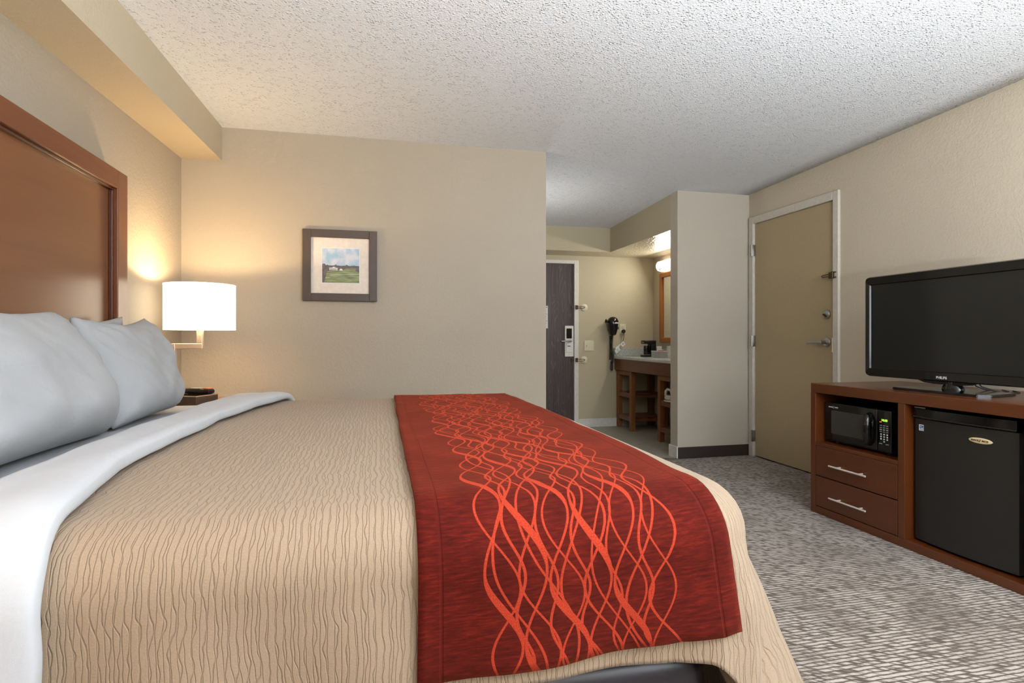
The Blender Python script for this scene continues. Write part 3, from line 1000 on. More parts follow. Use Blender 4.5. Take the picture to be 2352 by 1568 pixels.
# ------------------------------------------------------------------ nightstand, lamp, caddy
ns = thing('nightstand', 'orange brown wooden nightstand between the bed and the picture wall', 'nightstand', (-.83, 3.3, 0))
nx0, nx1, ny0, ny1, nz = -1.12, -.56, 2.955, 3.56, .70
b = B(); b.box(nx0, nx1, ny0, ny1, nz - .03, nz, .004); obj('top', b, M['night'], ns)
b = B(); b.box(nx0 + .01, nx1 - .02, ny0 + .01, ny0 + .03, .06, nz - .03); b.box(nx0 + .01, nx1 - .02, ny1 - .03, ny1 - .01, .06, nz - .03); b.box(nx0 + .01, nx0 + .025, ny0 + .03, ny1 - .03, .06, nz - .03); b.box(nx0 + .025, nx1 - .02, ny0 + .03, ny1 - .03, .06, .08); obj('body', b, M['night'], ns)
for z0 in (.10, .385):
    b = B(); b.box(nx1 - .03, nx1 - .008, ny0 + .032, ny1 - .032, z0, z0 + .275, .003); dr = obj('drawer', b, M['night'], ns)
    b = B(); b.cyl((nx1 + .012, 3.2, z0 + .14), (nx1 + .012, 3.34, z0 + .14), .005, seg=10); b.cyl((nx1 - .01, 3.22, z0 + .14), (nx1 + .012, 3.22, z0 + .14), .004, seg=8); b.cyl((nx1 - .01, 3.32, z0 + .14), (nx1 + .012, 3.32, z0 + .14), .004, seg=8); obj('handle', b, M['steel'], dr)
for (lx, ly) in ((nx0 + .04, ny0 + .04), (nx0 + .04, ny1 - .04), (nx1 - .05, ny0 + .04), (nx1 - .05, ny1 - .04)):
    b = B(); b.box(lx - .02, lx + .02, ly - .02, ly + .02, 0, .06); obj('leg', b, M['night'], ns)

LX, LY = -0.90, 3.235
lp = thing('table_lamp', 'lit table lamp with white drum shade and angled nickel arm', 'lamp', (-1.0, LY, nz))
b = B(); b.box(-1.105, -.985, LY - .065, LY + .045, nz, nz + .018, .003); obj('base', b, M['nickel'], lp)
b = B()
aw = .014
b.box(-1.028 - aw, -1.028 + aw, LY - aw, LY + aw, nz + .018, 1.010, .002)
b.box(-1.028 + aw, LX + aw, LY - aw, LY + aw, 1.010 - 2 * aw, 1.010, .002)
b.box(LX - aw, LX + aw, LY - aw, LY + aw, 1.010, 1.075, .002)
obj('arm', b, M['nickel'], lp)
sh = B()
SR, SZ0, SZ1 = .165, 1.082, 1.312
sh.grid(lambda u, v: (LX + SR * math.cos(2 * PI * u), LY + SR * math.sin(2 * PI * u), SZ0 + v * (SZ1 - SZ0)), 64, 6, closed_u=True)
so = obj('shade', sh, M['shade'], lp, 'all')
md = so.modifiers.new('thickness', 'SOLIDIFY'); md.thickness = .003; md.offset = 0
for z in (SZ0, SZ1):
    tr = B()
    tr.tube([(LX + SR * math.cos(2 * PI * k / 48), LY + SR * math.sin(2 * PI * k / 48), z) for k in range(49)], .003, 6)
    obj('shade_trim', tr, M['shade'], so, True)
sk = B(); sk.cyl((LX, LY, 1.075), (LX, LY, 1.150), .018, .016); obj('socket', sk, M['nickel'], lp, True)
sk = B(); sk.lathe([(.014, 0), (.030, .03), (.034, .055), (.026, .08), (.004, .092)], (LX, LY, 1.150), seg=20); bo = obj('bulb', sk, M['bulb'], lp, True)
bo.visible_shadow = True

cd = thing('organizer_box', 'dark tray box with remote on the nightstand beside the white pillow', 'organizer', (-.95, 3.34, nz))
oc = Matrix.Rotation(math.radians(-28), 3, 'Z')
def obx(b, x0, x1, y0, y1, z0, z1, bev=0.0, mi=0):
    cx, cy, cz = (x0 + x1) / 2, (y0 + y1) / 2, (z0 + z1) / 2
    p = oc @ Vector((cx, cy, 0)) + Vector((-.895, 3.085, 0))
    b.box(p.x - (x1 - x0) / 2, p.x + (x1 - x0) / 2, p.y - (y1 - y0) / 2, p.y + (y1 - y0) / 2, z0, z1, bev, 2, mi, oc)
b = B()
obx(b, -.09, .09, -.07, -.063, nz, nz + .056, .001); obx(b, -.09, .09, .063, .07, nz, nz + .056, .001); obx(b, -.09, -.083, -.063, .063, nz, nz + .056, .001); obx(b, .083, .09, -.063, .063, nz, nz + .056, .001); obx(b, -.083, .083, -.063, .063, nz, nz + .006); obx(b, .03, .036, -.063, .063, nz + .006, nz + .052)
obj('tray', b, plain('dark_leatherette', (84, 68, 56), .4), cd)
b = B(); obx(b, -.09, .09, -.0705, -.0625, nz + .055, nz + .059); obx(b, -.09, .09, .0625, .0705, nz + .055, nz + .059); obx(b, -.0905, -.0825, -.0625, .0625, nz + .055, nz + .059); obx(b, .0825, .0905, -.0625, .0625, nz + .055, nz + .059)
obj('rim', b, plain('rim_stitching', (176, 150, 122), .5), cd)
rc = thing('remote_control', 'dark rounded remote with orange button lying in the tray box', 'remote', (-.94, 3.34, nz + .05))
b = B(); obx(b, -.075, .085, .012, .060, nz + .060, nz + .086, .011); obj('body', b, M['black'], rc, True)
b = B(); obx(b, .045, .078, .018, .054, nz + .085, nz + .090, .002); obj('button', b, plain('orange_key', (222, 122, 70), .4), rc)
b = B(); obx(b, -.03, .03, .018, .054, nz + .085, nz + .089, .002); obj('keypad', b, M['grey_print'], rc)

# ------------------------------------------------------------------ framed picture
pc = thing('framed_picture', 'square dark brown framed landscape picture on the tan wall', 'picture', (-.231, YB, 1.268))
px0, px1, pz0, pz1 = -.456, -.007, 1.268, 1.715
fw = .049
b = B()
b.box(px0, px0 + fw, YB - .028, YB - .001, pz0, pz1, .003); b.box(px1 - fw, px1, YB - .028, YB - .001, pz0, pz1, .003)
b.box(px0 + fw, px1 - fw, YB - .028, YB - .001, pz0, pz0 + fw, .003); b.box(px0 + fw, px1 - fw, YB - .028, YB - .001, pz1 - fw, pz1, .003)
obj('frame', b, M['frame'], pc)
qx0, qx1, qz0, qz1 = -.341, -.117, 1.384, 1.600
b = B(); b.box(px0 + fw, px1 - fw, YB - .012, YB - .008, pz0 + fw, pz1 - fw); obj('mat_board', b, M['mat'], pc)
b = B(); e_ = .004
b.box(qx0 - e_, qx0, YB - .0145, YB - .012, qz0 - e_, qz1 + e_); b.box(qx1, qx1 + e_, YB - .0145, YB - .012, qz0 - e_, qz1 + e_); b.box(qx0, qx1, YB - .0145, YB - .012, qz0 - e_, qz0); b.box(qx0, qx1, YB - .0145, YB - .012, qz1, qz1 + e_)
obj('mat_bevel', b, M['paper'], pc)
st = NT('print_sky'); tc = st.n('ShaderNodeTexCoord'); nz_ = st.n('ShaderNodeTexNoise', Scale=16.0, Detail=4.0); st.l(tc.outputs['Object'], nz_.inputs['Vector'])
st.col(st.ramp(nz_.outputs['Fac'], [(.42, lin(158, 190, 212)), (.6, lin(214, 212, 222))])); st.set(Roughness=.5)
gt = NT('print_grass'); tc = gt.n('ShaderNodeTexCoord'); mp = gt.n('ShaderNodeMapping'); mp.inputs['Scale'].default_value = (8, 8, 90); gt.l(tc.outputs['Object'], mp.inputs['Vector']); nz_ = gt.n('ShaderNodeTexNoise', Scale=1.5, Detail=4.0); gt.l(mp.outputs[0], nz_.inputs['Vector'])
gt.col(gt.ramp(nz_.outputs['Fac'], [(.35, lin(96, 104, 74)), (.5, lin(132, 142, 98)), (.65, lin(160, 160, 116))])); gt.set(Roughness=.5)
trm = plain('print_trees', (104, 92, 92), .5, wear=.3)
whm = plain('print_house', (226, 222, 220), .5)
pw, ph = qx1 - qx0, qz1 - qz0
def Q(u, v, k): return (qx0 + u * pw, YB - .0126 - .0002 * k, qz0 + v * ph)
b = B()
b.poly([Q(0, .4, 0), Q(1, .4, 0), Q(1, 1, 0), Q(0, 1, 0)], 0)
top = [(1 - i / 40, .50 + .03 * abs(nse(i * .9, 3)) + .045 * max(0, nse(i * .33, 8)) + (.04 if i > 36 else 0)) for i in range(41)]
b.poly([Q(0, .3, 1), Q(1, .3, 1)] + [Q(u, v, 1) for u, v in top], 1)
b.poly([Q(0, 0, 2), Q(1, 0, 2), Q(1, .42, 2), Q(.7, .43, 2), Q(.5, .38, 2), Q(.2, .34, 2), Q(0, .32, 2)], 2)
b.poly([Q(.20, .215, 3), Q(1, .262, 3), Q(1, .272, 3), Q(.20, .225, 3)], 3)
b.poly([Q(0, .14, 3), Q(.2, .145, 3), Q(.2, .15, 3), Q(0, .15, 3)], 3)
for u in (.20, .235, .27, .305, .34, .375, .40):
    b.poly([Q(u - .008, .36, 4), Q(u + .010, .36, 4), Q(u + .010, .42, 4), Q(u - .008, .42, 4)], 3)
b.poly([Q(.185, .42, 4), Q(.42, .42, 4), Q(.42, .435, 4), Q(.36, .44, 4), Q(.31, .47, 4), Q(.26, .44, 4), Q(.185, .435, 4)], 3)
b.poly([Q(.46, .36, 4), Q(.55, .36, 4), Q(.54, .40, 4), Q(.50, .42, 4), Q(.47, .40, 4)], 3)
b.poly([Q(.88, .35, 4), Q(1, .33, 4), Q(1, .44, 4), Q(.93, .45, 4)], 1)
b.poly([Q(0, .0, 4), Q(.05, .0, 4), Q(.10, .2, 4), Q(.14, .36, 4), Q(.06, .45, 4), Q(0, .5, 4)], 1)
obj('print', b, [st.m, trm, gt.m, whm], pc, recalc=False)

# ------------------------------------------------------------------ television console
cf, cb_ = 2.53, 3.185           # front and back
cy0, cy1 = 1.66, 2.898
cz = .768
tv = thing('tv_console', 'dark reddish wooden console holding the microwave and black refrigerator', 'console', (2.86, 2.28, 0))
b = B(); b.box(cf, cb_, cy0, cy1, cz - .056, cz, .003); obj('top', b, M['console'], tv)
b = B(); b.box(cf, cb_, cy1 - .038, cy1, 0, cz - .056, .002); obj('side_panel', b, M['console_v'], tv)
b = B(); b.box(cf, cb_, cy0, cy0 + .038, 0, cz - .056, .002); obj('side_panel', b, M['console_v'], tv)
b = B(); b.box(cf, cb_, 2.274, 2.312, 0.043, cz - .056, .002); obj('divider', b, M['console_v'], tv)
b = B(); b.box(cf, cb_, 2.312, cy1 - .038, .403, .424, .002); obj('shelf', b, M['console'], tv)
b = B(); b.box(cf, cb_, cy0 + .038, cy1 - .038, 0, .043, .003); obj('bottom_rail', b, M['console'], tv)
b = B(); b.box(cb_ - .012, cb_, cy0 + .038, cy1 - .038, .043, cz - .056); obj('back_panel', b, M['black_in'], tv)
for (z0, z1, hz) in ((.2275, .4015, .308), (.047, .2225, .124)):
    b = B(); b.box(cf, cf + .02, 2.3145, cy1 - .0405, z0, z1, .002); b.box(cf + .02, cf + .5, 2.33, cy1 - .055, z0 + .02, z1 - .03)
    dr = obj('drawer', b, M['drawer'], tv)
    b = B(); b.cyl((cf - .032, 2.475, hz), (cf - .032, 2.724, hz), .0052, seg=12)
    b.cyl((cf, 2.525, hz), (cf - .032, 2.525, hz), .004, seg=8); b.cyl((cf, 2.674, hz), (cf - .032, 2.674, hz), .004, seg=8)
    obj('handle', b, M['pull'], dr, True)

# microwave
mw = thing('microwave', 'black countertop microwave with green clock inside the console shelf', 'microwave', (2.75, 2.615, .4245))
mx_, my0, my1, mz0, mz1 = 2.578, 2.393, 2.836, .437, .660
b = B(); b.box(mx_ + .02, 2.93, my0 + .002, my1 - .002, mz0, mz1, .004); obj('body', b, M['black'], mw)
for (fx, fy) in ((2.62, my0 + .05), (2.62, my1 - .05), (2.9, my0 + .05), (2.9, my1 - .05)):
    b = B(); b.cyl((fx, fy, .4245), (fx, fy, mz0 + .002), .014); obj('foot', b, M['black'], mw)
b = B(); b.box(mx_, mx_ + .022, my0 + .088, my1, mz0, mz1, .005, 3); dr = obj('door', b, M['black_gloss'], mw, True)
b = B(); b.box(mx_ - .0015, mx_ + .004, 2.536, 2.790, .482, .616, .0008); obj('oven_window', b, M['oven_glass'], dr)
b = B()
for k in range(11):
    pass
hp = [(mx_ + .002, 2.523, .628), (mx_ - .016, 2.520, .618), (mx_ - .026, 2.518, .590), (mx_ - .029, 2.517, .55), (mx_ - .026, 2.518, .508), (mx_ - .016, 2.520, .478), (mx_ + .002, 2.523, .468)]
b.tube(hp, [.013, .016, .018, .019, .018, .016, .013], 14)
obj('handle', b, M['black_gloss'], dr, True)
b = B(); b.lathe([(.030, 0), (.026, .010), (.004, .012)], (mx_, 2.520, .548), (-1, 0, 0), 28, sx=2.4, sy=.75); obj('handle_bezel', b, M['black_gloss'], dr, True)
b = B(); b.box(mx_, mx_ + .022, my0, my0 + .085, mz0, mz1, .005, 3); cp = obj('control_panel', b, M['black_gloss'], mw, True)
ROT_L = (PI / 2, 0, -PI / 2)     # text that faces the room from the right-hand furniture
lettering('clock_digits', '14:10', .0165, M['green_digit'], cp, (mx_ - .001, 2.434, .606), ROT_L, bold=.0003)
b = B(); b.box(mx_ - .0012, mx_ + .001, 2.452, 2.462, .594, .598); obj('indicator_light', b, M['red_led'], cp)
kk = [0]
for r_ in range(4):
    for c_ in range(3):
        if r_ == 3 and c_ != 1: continue
        b = B(); b.box(mx_ - .0016, mx_ + .001, 2.4545 - c_ * .019 - .0042, 2.4545 - c_ * .019 + .0042, .532 - r_ * .0125 - .0035, .532 - r_ * .0125 + .0035, .001); obj('key', b, M['silver_print'], cp)
for r_, z in enumerate((.578, .567, .556, .545)):
    for c_ in range(3):
        b = B(); hgt = .0022 if r_ in (0, 1, 3) else .0034
        b.box(mx_ - .0014, mx_ + .001, 2.456 - c_ * .0195 - .0062, 2.456 - c_ * .0195 + .0062, z - hgt, z + hgt, .0006); obj('key', b, M['grey_print'], cp)
for yy in (2.456, 2.417):
    b = B(); b.box(mx_ - .0014, mx_ + .001, yy - .009, yy + .009, .480, .484, .0006); obj('key', b, M['grey_print'], cp)
lettering('logo', 'SNACK', .0088, M['silver_print'], dr, (mx_ - .0008, 2.795, .6345), ROT_L, bold=.0003)
lettering('logo', 'MATE', .0088, M['silver_print'], dr, (mx_ - .0008, 2.752, .6345), ROT_L, bold=.0003)
b = B(); b.lathe([(.0058, 0), (.0058, .001), (.0040, .0011), (.0040, .0002)], (mx_ + .0003, 2.7745, .6345), (-1, 0, 0), 20); obj('logo_ring', b, M['silver_print'], dr)

# refrigerator
fr = thing('mini_refrigerator', 'black compact refrigerator with cream oval badge inside the console', 'refrigerator', (2.85, 2.02, .0435))
fx, fy0, fy1, fz0, fz1 = 2.575, 1.792, 2.256, .0445, .700
b = B(); b.box(fx + .045, 3.12, fy0 + .006, fy1 - .006, fz0, fz1 - .004, .004); obj('cabinet', b, M['black_tex'], fr)
def bow(u):  # bowed door front
    return fx - .016 * (1 - (2 * u - 1) ** 2)
b = B()
n_ = 20
fc = [(bow(i / n_), fy0 + (fy1 - fy0) * i / n_) for i in range(n_ + 1)]
b.prism([(x, y, fz0 + .012) for x, y in fc] + [(fx + .042, fy1, fz0 + .012), (fx + .042, fy0, fz0 + .012)], (0, 0, .645 - fz0 - .012))
dr = obj('door', b, M['black_tex'], fr, True)
b = B()
def hz_(u): return .652 - .010 * math.sin(u * PI)
A_, Bq = [], []
b.prism([(bow(i / n_) - .012, fy0 + (fy1 - fy0) * i / n_, .657) for i in range(n_ + 1)] + [(fx + .042, fy1, .657), (fx + .042, fy0, .657)], (0, 0, .038))
obj('handle_cap', b, M['black_gloss'], dr, True)
b = B(); b.tube([(bow(i / n_) - .011, fy0 + (fy1 - fy0) * i / n_, .654) for i in range(n_ + 1)], .0042, 8); obj('handle_lip', b, M['black_gloss'], dr, True)
b = B(); b.box(fx - .012, fx + .03, fy1 - .06, fy1 - .004, .6955, .703, .002); obj('hinge_cover', b, M['steel'], fr)
bx_ = bow((1.935 - fy0) / (fy1 - fy0))
tl = Matrix.Rotation(0.03, 3, 'Z')
b = B(); b.lathe([(.0125, 0), (.0125, .003), (.011, .0042)], (bx_ + .0005, 1.935, .589), (-1, 0, 0), 40, sx=1.0, sy=4.0); bd = obj('badge', b, M['logo_cream'], dr, True)
rt = (PI / 2, 0, -PI / 2)
lettering('badge_text', 'SNACK', .0105, M['logo_ink'], bd, (bx_ - .0042, 1.957, .589), rt, bold=.0002)
lettering('badge_text', 'MATE', .0105, M['logo_ink'], bd, (bx_ - .0042, 1.914, .589), rt, bold=.0002)
b = B(); b.tube([(bx_ - .0042, 1.9325, .5955), (bx_ - .0042, 1.9365, .593), (bx_ - .0042, 1.934, .589), (bx_ - .0042, 1.9375, .586), (bx_ - .0042, 1.940, .583)], .0011, 6); obj('badge_figure', b, M['logo_ink'], bd)
sx_ = bow((2.218 - fy0) / (fy1 - fy0))
b = B(); b.box(sx_ - .0012, sx_ + .001, 2.2045, 2.2315, .588, .617); sk_ = obj('energy_sticker', b, M['paper'], dr)
b = B(); b.box(sx_ - .0018, sx_ - .0011, 2.2085, 2.2275, .598, .6135); b.box(sx_ - .0018, sx_ - .0011, 2.2085, 2.2275, .591, .594); obj('sticker_print', b, M['blue'], sk_)
b = B(); b.tube([(sx_ - .002, 2.2262 - .0165 * i / 10, .6035 + .004 * math.sin(i * .62)) for i in range(11)], .0009, 6); obj('sticker_mark', b, M['paper'], sk_)

# television
TX, ty0, ty1, tz0, tz1 = 2.762, 1.815, 2.741, .818, 1.390
tvn = thing('television', 'black flat screen television on the wooden console', 'television', (2.80, 2.278, cz))
def rrect(x, y0, y1, z0, z1, r, n=6):
    pts = []
    for (cy_, cz_, a0) in ((y1 - r, z1 - r, 0), (y0 + r, z1 - r, 90), (y0 + r, z0 + r, 180), (y1 - r, z0 + r, 270)):
        for k in range(n + 1):
            a = math.radians(a0 + 90 * k / n)
            pts.append((x, cy_ + r * math.cos(a), cz_ + r * math.sin(a)))
    return pts
def ring_frame(b, x0, outer, inner, depth, mi=0):
    n = len(outer)
    vo = [b.bm.verts.new(p) for p in outer]; vi = [b.bm.verts.new(p) for p in inner]
    for i in range(n):
        b.bm.faces.new((vo[i], vo[(i + 1) % n], vi[(i + 1) % n], vi[i])).material_index = mi
b = B()
b.prism(rrect(TX + .014, ty0, ty1, tz0, tz1, .024), (.035, 0, 0)); b.box(TX + .049, TX + .085, ty0 + .08, ty1 - .08, tz0 + .06, tz1 - .08, .012)
obj('housing', b, M['black'], tvn)
b = B()
o1 = rrect(TX + .014, ty0, ty1, tz0, tz1, .024); o2 = rrect(TX, ty0 + .006, ty1 - .006, tz0 + .006, tz1 - .006, .020)
i1 = rrect(TX + .003, ty0 + .030, ty1 - .030, tz0 + .044, tz1 - .046, .003); i2 = rrect(TX + .013, ty0 + .034, ty1 - .034, tz0 + .048, tz1 - .050, .002)
for a_, c_ in ((o1, o2), (o2, i1), (i1, i2)): ring_frame(b, 0, a_, c_, 0)
obj('bezel', b, M['black_gloss'], tvn, merge=True)
b = B(); b.box(TX + .0125, TX + .0135, ty0 + .032, ty1 - .032, tz0 + .046, tz1 - .048); obj('screen', b, M['screen'], tvn)
lettering('brand_lettering', 'PHILIPS', .0175, M['silver_print'], tvn, (TX - .0004, 2.278, .837), ROT_L, bold=.0004)
b = B(); b.prism([(TX + .02, 2.278 + sgn * w_, z) for sgn, w_, z in ((1, .15, tz0 + .002), (1, .11, tz0 - .012), (1, .06, tz0 - .016), (-1, .06, tz0 - .016), (-1, .11, tz0 - .012), (-1, .15, tz0 + .002))], (.04, 0, 0)); obj('chin', b, M['black'], tvn)
b = B(); b.lathe([(.055, 0), (.052, .012), (.046, .02), (.044, .040)], (TX + .045, 2.255, cz + .012), (0, 0, 1), 32, sx=.6, sy=1.0); obj('neck', b, M['black_gloss'], tvn, True)
b = B(); b.prism([(2.640, 2.445, cz), (2.640, 2.01, cz), (2.690, 1.985, cz), (2.90, 2.03, cz), (2.92, 2.40, cz), (2.72, 2.47, cz)], (0, 0, .012)); bmesh.ops.bevel(b.bm, geom=list(b.bm.edges), offset=.003, segments=2, affect='EDGES'); obj('stand_base', b, M['black_gloss'], tvn)
for k, (ya, yb_) in enumerate(((2.20, 2.15), (2.175, 2.10))):
    b = B(); b.tube([(2.84, ya, .845), (2.87, ya - .01, .80), (2.90, (ya + yb_) / 2, cz + .018), (2.95, yb_, cz + .004), (3.05, yb_ + .02, cz + .003), (3.12, yb_ + .1, cz + .003)], .003, 8)
    tag(obj('television_cable', b, M['cord']), ['thin black cable behind the television stand, nearer the stand neck', 'thin black cable behind the television stand, farther from the neck'][k], 'cable', 'television cables')

# ------------------------------------------------------------------ vanity nook
vz = .82
ct = thing('countertop', 'grey speckled vanity countertop in the nook by the entry door', 'countertop', (2.95, 5.36, vz - .03))
b = B(); b.box(2.69, XR - .002, YE + .14, YF - .003, vz - .03, vz, .006); obj('slab', b, M['granite'], ct)
b = B(); b.box(2.69, XR - .002, YF - .022, YF - .003, vz, vz + .098, .004); tag(obj('backsplash', b, M['granite']), 'grey speckled backsplash strip against the entry wall behind the coffee maker', 'backsplash')
b = B(); b.box(XR - .02, XR - .002, YE + .14, YF - .024, vz, vz + .098, .004); tag(obj('backsplash', b, M['granite']), 'grey speckled backsplash strip below the oak mirror', 'backsplash')
b = B(); b.box(2.688, 2.6905, YE + .14, YF - .003, vz - .024, vz - .006); obj('edge_strip', b, M['silver_print'], ct)
# wooden base: apron and open shelf stands
vb = thing('vanity_cabinet', 'brown wooden vanity base with open shelves below the grey countertop', 'vanity', (2.95, 5.36, 0))
b = B(); b.box(2.70, 2.722, YE + .15, YF - .005, .665, vz - .03, .002); obj('apron', b, M['vanity'], vb)
lw = .052
def stand(ya, yb_):
    for y in (ya, yb_):
        for x in (2.724, 3.12):
            b = B(); b.box(x, x + lw, y - lw / 2, y + lw / 2, 0.002, .66, .003); obj('leg', b, M['vanity_leg'], vb)
    b = B(); b.box(2.724, 2.724 + lw, ya + lw / 2, yb_ - lw / 2, .615, .66, .002); obj('rail', b, M['vanity_leg'], vb)
    b = B(); b.box(3.12, 3.12 + lw, ya + lw / 2, yb_ - lw / 2, .615, .66, .002); obj('rail', b, M['vanity_leg'], vb)
    for z in (.40, .14):
        b = B(); b.box(2.730, 3.12, ya + .027, yb_ - .027, z, z + .018, .002); b.box(2.730, 2.750, ya + .027, yb_ - .027, z - .035, z); obj('shelf', b, M['vanity'], vb)
        for y in (ya, yb_):
            b = B(); b.box(2.776, 3.12, y - .012, y + .012, z - .035, z - .001, .002); obj('rail', b, M['vanity'], vb)
stand(5.815, 6.165)
stand(4.72, 5.16)
# iron on the nearer stand
ir = thing('clothes_iron', 'white clothes iron on the open shelf under the countertop', 'iron', (2.77, 5.02, .418))
b = B()
sole = [(2.732, 4.93, .419), (2.712, 4.98, .419), (2.722, 5.05, .419), (2.757, 5.11, .419), (2.792, 5.05, .419), (2.802, 4.98, .419), (2.782, 4.93, .419)]
b.prism(sole, (0, 0, .012)); obj('soleplate', b, M['silver_print'], ir)
b = B(); b.prism([(x * .9 + .2757, (y - 5.02) * .9 + 5.02, .431) for x, y, z in sole], (0, 0, .045)); bmesh.ops.bevel(b.bm, geom=list(b.bm.edges), offset=.012, segments=3, affect='EDGES'); obj('body', b, M['white_plastic'], ir, True)
b = B(); b.tube([(2.757, 5.08, .47), (2.757, 5.075, .515), (2.757, 5.04, .535), (2.757, 4.98, .53), (2.757, 4.95, .50), (2.757, 4.945, .465)], .013, 10); obj('handle', b, M['white_plastic'], ir, True)

# coffee maker
cm = thing('coffee_maker', 'small black single cup coffee maker on the speckled countertop', 'coffee maker', (3.06, 5.98, vz))
kx0, kx1, ky0, ky1 = 2.955, 3.085, 5.90, 6.00
b = B(); b.box(kx0 - .02, kx1, ky0, ky1, vz, vz + .022, .006); obj('base', b, M['black'], cm, True)
b = B(); b.box(kx0 + .068, kx1, ky0, ky1, vz + .022, vz + .150, .006); obj('tank', b, M['black'], cm, True)
b = B(); b.box(kx0 - .012, kx1, ky0 - .002, ky1 + .002, vz + .148, vz + .188, .008, 3); obj('brew_head', b, M['black'], cm, True)
b = B(); b.box(kx0 - .0135, kx0 - .011, ky0 + .02, ky1 - .02, vz + .160, vz + .170, .001); obj('name_plate', b, M['steel'], cm)
b = B(); b.lathe([(.028, 0), (.032, .01), (.032, .08), (.028, .10)], (kx0 + .032, (ky0 + ky1) / 2, vz + .028), seg=24); obj('carafe', b, M['black_gloss'], cm, True)
b = B(); b.box(kx0 - .018, kx0 + .066, ky0 + .012, ky1 - .012, vz + .022, vz + .027, .001); obj('drip_tray', b, M['steel'], cm)
# basket with sachets, cups
bk = thing('condiment_basket', 'clear rectangular basket of drink packets beside the coffee maker', 'basket', (3.0, 5.62, vz))
gx0, gx1, gy0, gy1 = 2.94, 3.07, 5.55, 5.74
b = B()
for (a0, a1, c0, c1) in ((gx0, gx0 + .003, gy0, gy1), (gx1 - .003, gx1, gy0, gy1), (gx0 + .003, gx1 - .003, gy0, gy0 + .003), (gx0 + .003, gx1 - .003, gy1 - .003, gy1)):
    b.box(a0, a1, c0, c1, vz + .003, vz + .07)
b.box(gx0, gx1, gy0, gy1, vz, vz + .003); obj('tray', b, M['basket'], bk)
b = B(); b.tube([(gx0, gy0, vz + .071), (gx1, gy0, vz + .071), (gx1, gy1, vz + .071), (gx0, gy1, vz + .071), (gx0, gy0, vz + .071)], .003, 8); obj('rim', b, M['silver_print'], bk, True)
pk = [('red', (2.975, 5.585), .075, .3, 'red coffee packet at the near end of the basket'), ('white_plastic', (2.99, 5.615), .085, -.2, 'white sugar packet leaning behind the red coffee packet'), ('red', (3.01, 5.635), .070, .1, 'red striped packet standing in the middle of the basket'),
      ('paper', (3.00, 5.672), .120, .05, 'tall white packet with blue print in the basket'), ('blue', (3.00, 5.712), .062, -.1, 'blue packet at the far end of the basket')]
for (mn, (x, y), hh, tl_, lab) in pk:
    g = thing('drink_packet', lab, 'packet', (x, y, vz + .004), 'packets in the condiment basket')
    rm = Matrix.Rotation(tl_, 3, 'X')
    b = B(); b.box(x - .030, x + .030, y - .005, y + .005, vz + .004, vz + .004 + hh, .002, rot=None); obj('pouch', b, M[mn], g)
    b = B(); b.box(x - .0312, x - .0298, y - .003, y + .003, vz + .02, vz + hh - .01); b.box(x - .02, x + .02, y - .0062, y - .0048, vz + hh * .5, vz + hh * .62); obj('print', b, M['blue'] if mn != 'blue' else M['paper'], g)
for k, (x, y, hh, lab) in enumerate(((3.005, 5.44, .13, 'stack of white paper cups beside the packet basket'), (3.13, 5.52, .16, 'taller white cup stack behind the basket near the mirror'))):
    b = B()
    for q in range(3 if k == 0 else 5):
        z = vz + .012 * q + (0 if k == 0 else 0)
        b.lathe([(.024, 0), (.035, hh - .03), (.037, hh - .03), (.037, hh - .025)], (x, y, z), seg=24)
    tag(obj('cup_stack', b, M['white_plastic'], None, True), lab, 'cups', 'paper cup stacks')

# mirror and vanity light on the right wall
mr = thing('vanity_mirror', 'oak framed mirror above the vanity countertop', 'mirror', (XR, 5.45, .985))
my0_, my1_, mz0_, mz1_ = 4.85, 5.995, .985, 1.783
fw = .055
b = B()
b.box(XR - .03, XR - .001, my1_ - fw, my1_, mz0_, mz1_, .006); b.box(XR - .03, XR - .001, my0_, my0_ + fw, mz0_, mz1_, .006)
b.box(XR - .03, XR - .001, my0_ + fw, my1_ - fw, mz0_, mz0_ + fw, .006); b.box(XR - .03, XR - .001, my0_ + fw, my1_ - fw, mz1_ - fw, mz1_, .006)
obj('frame', b, M['oak'], mr)
b = B(); b.box(XR - .012, XR - .008, my0_ + fw, my1_ - fw, mz0_ + fw, mz1_ - fw); obj('glass', b, M['mirror'], mr)
vl = thing('vanity_light', 'lit white glass wall light above the oak mirror', 'wall light', (XR, 5.5, 1.80))
b = B(); b.box(XR - .02, XR - .001, 5.25, 5.75, 1.83, 1.90, .004); obj('backplate', b, M['steel'], vl)
b = B()
prof = []
yv0, yv1 = 4.98, 5.945
b.grid(lambda u, v: (XR - .022 - .075 * abs(math.sin(PI * u)) ** .3, yv0 + v * (yv1 - yv0), 1.795 + .125 * u), 14, 20)
b2 = [(XR - .022 - .075 * abs(math.sin(PI * i / 13)) ** .3, yv0, 1.795 + .125 * i / 13) for i in range(14)]
b.poly(b2); b.poly([(x, yv1, z) for x, y, z in b2][::-1])
obj('glass_shade', b, M['vlight'], vl, True, merge=True)
for y in (5.2, 5.85):
    b = B(); b.box(XR - .100, XR - .094, y - .006, y + .006, 1.797, 1.825, .001); obj('clip', b, M['steel'], vl)

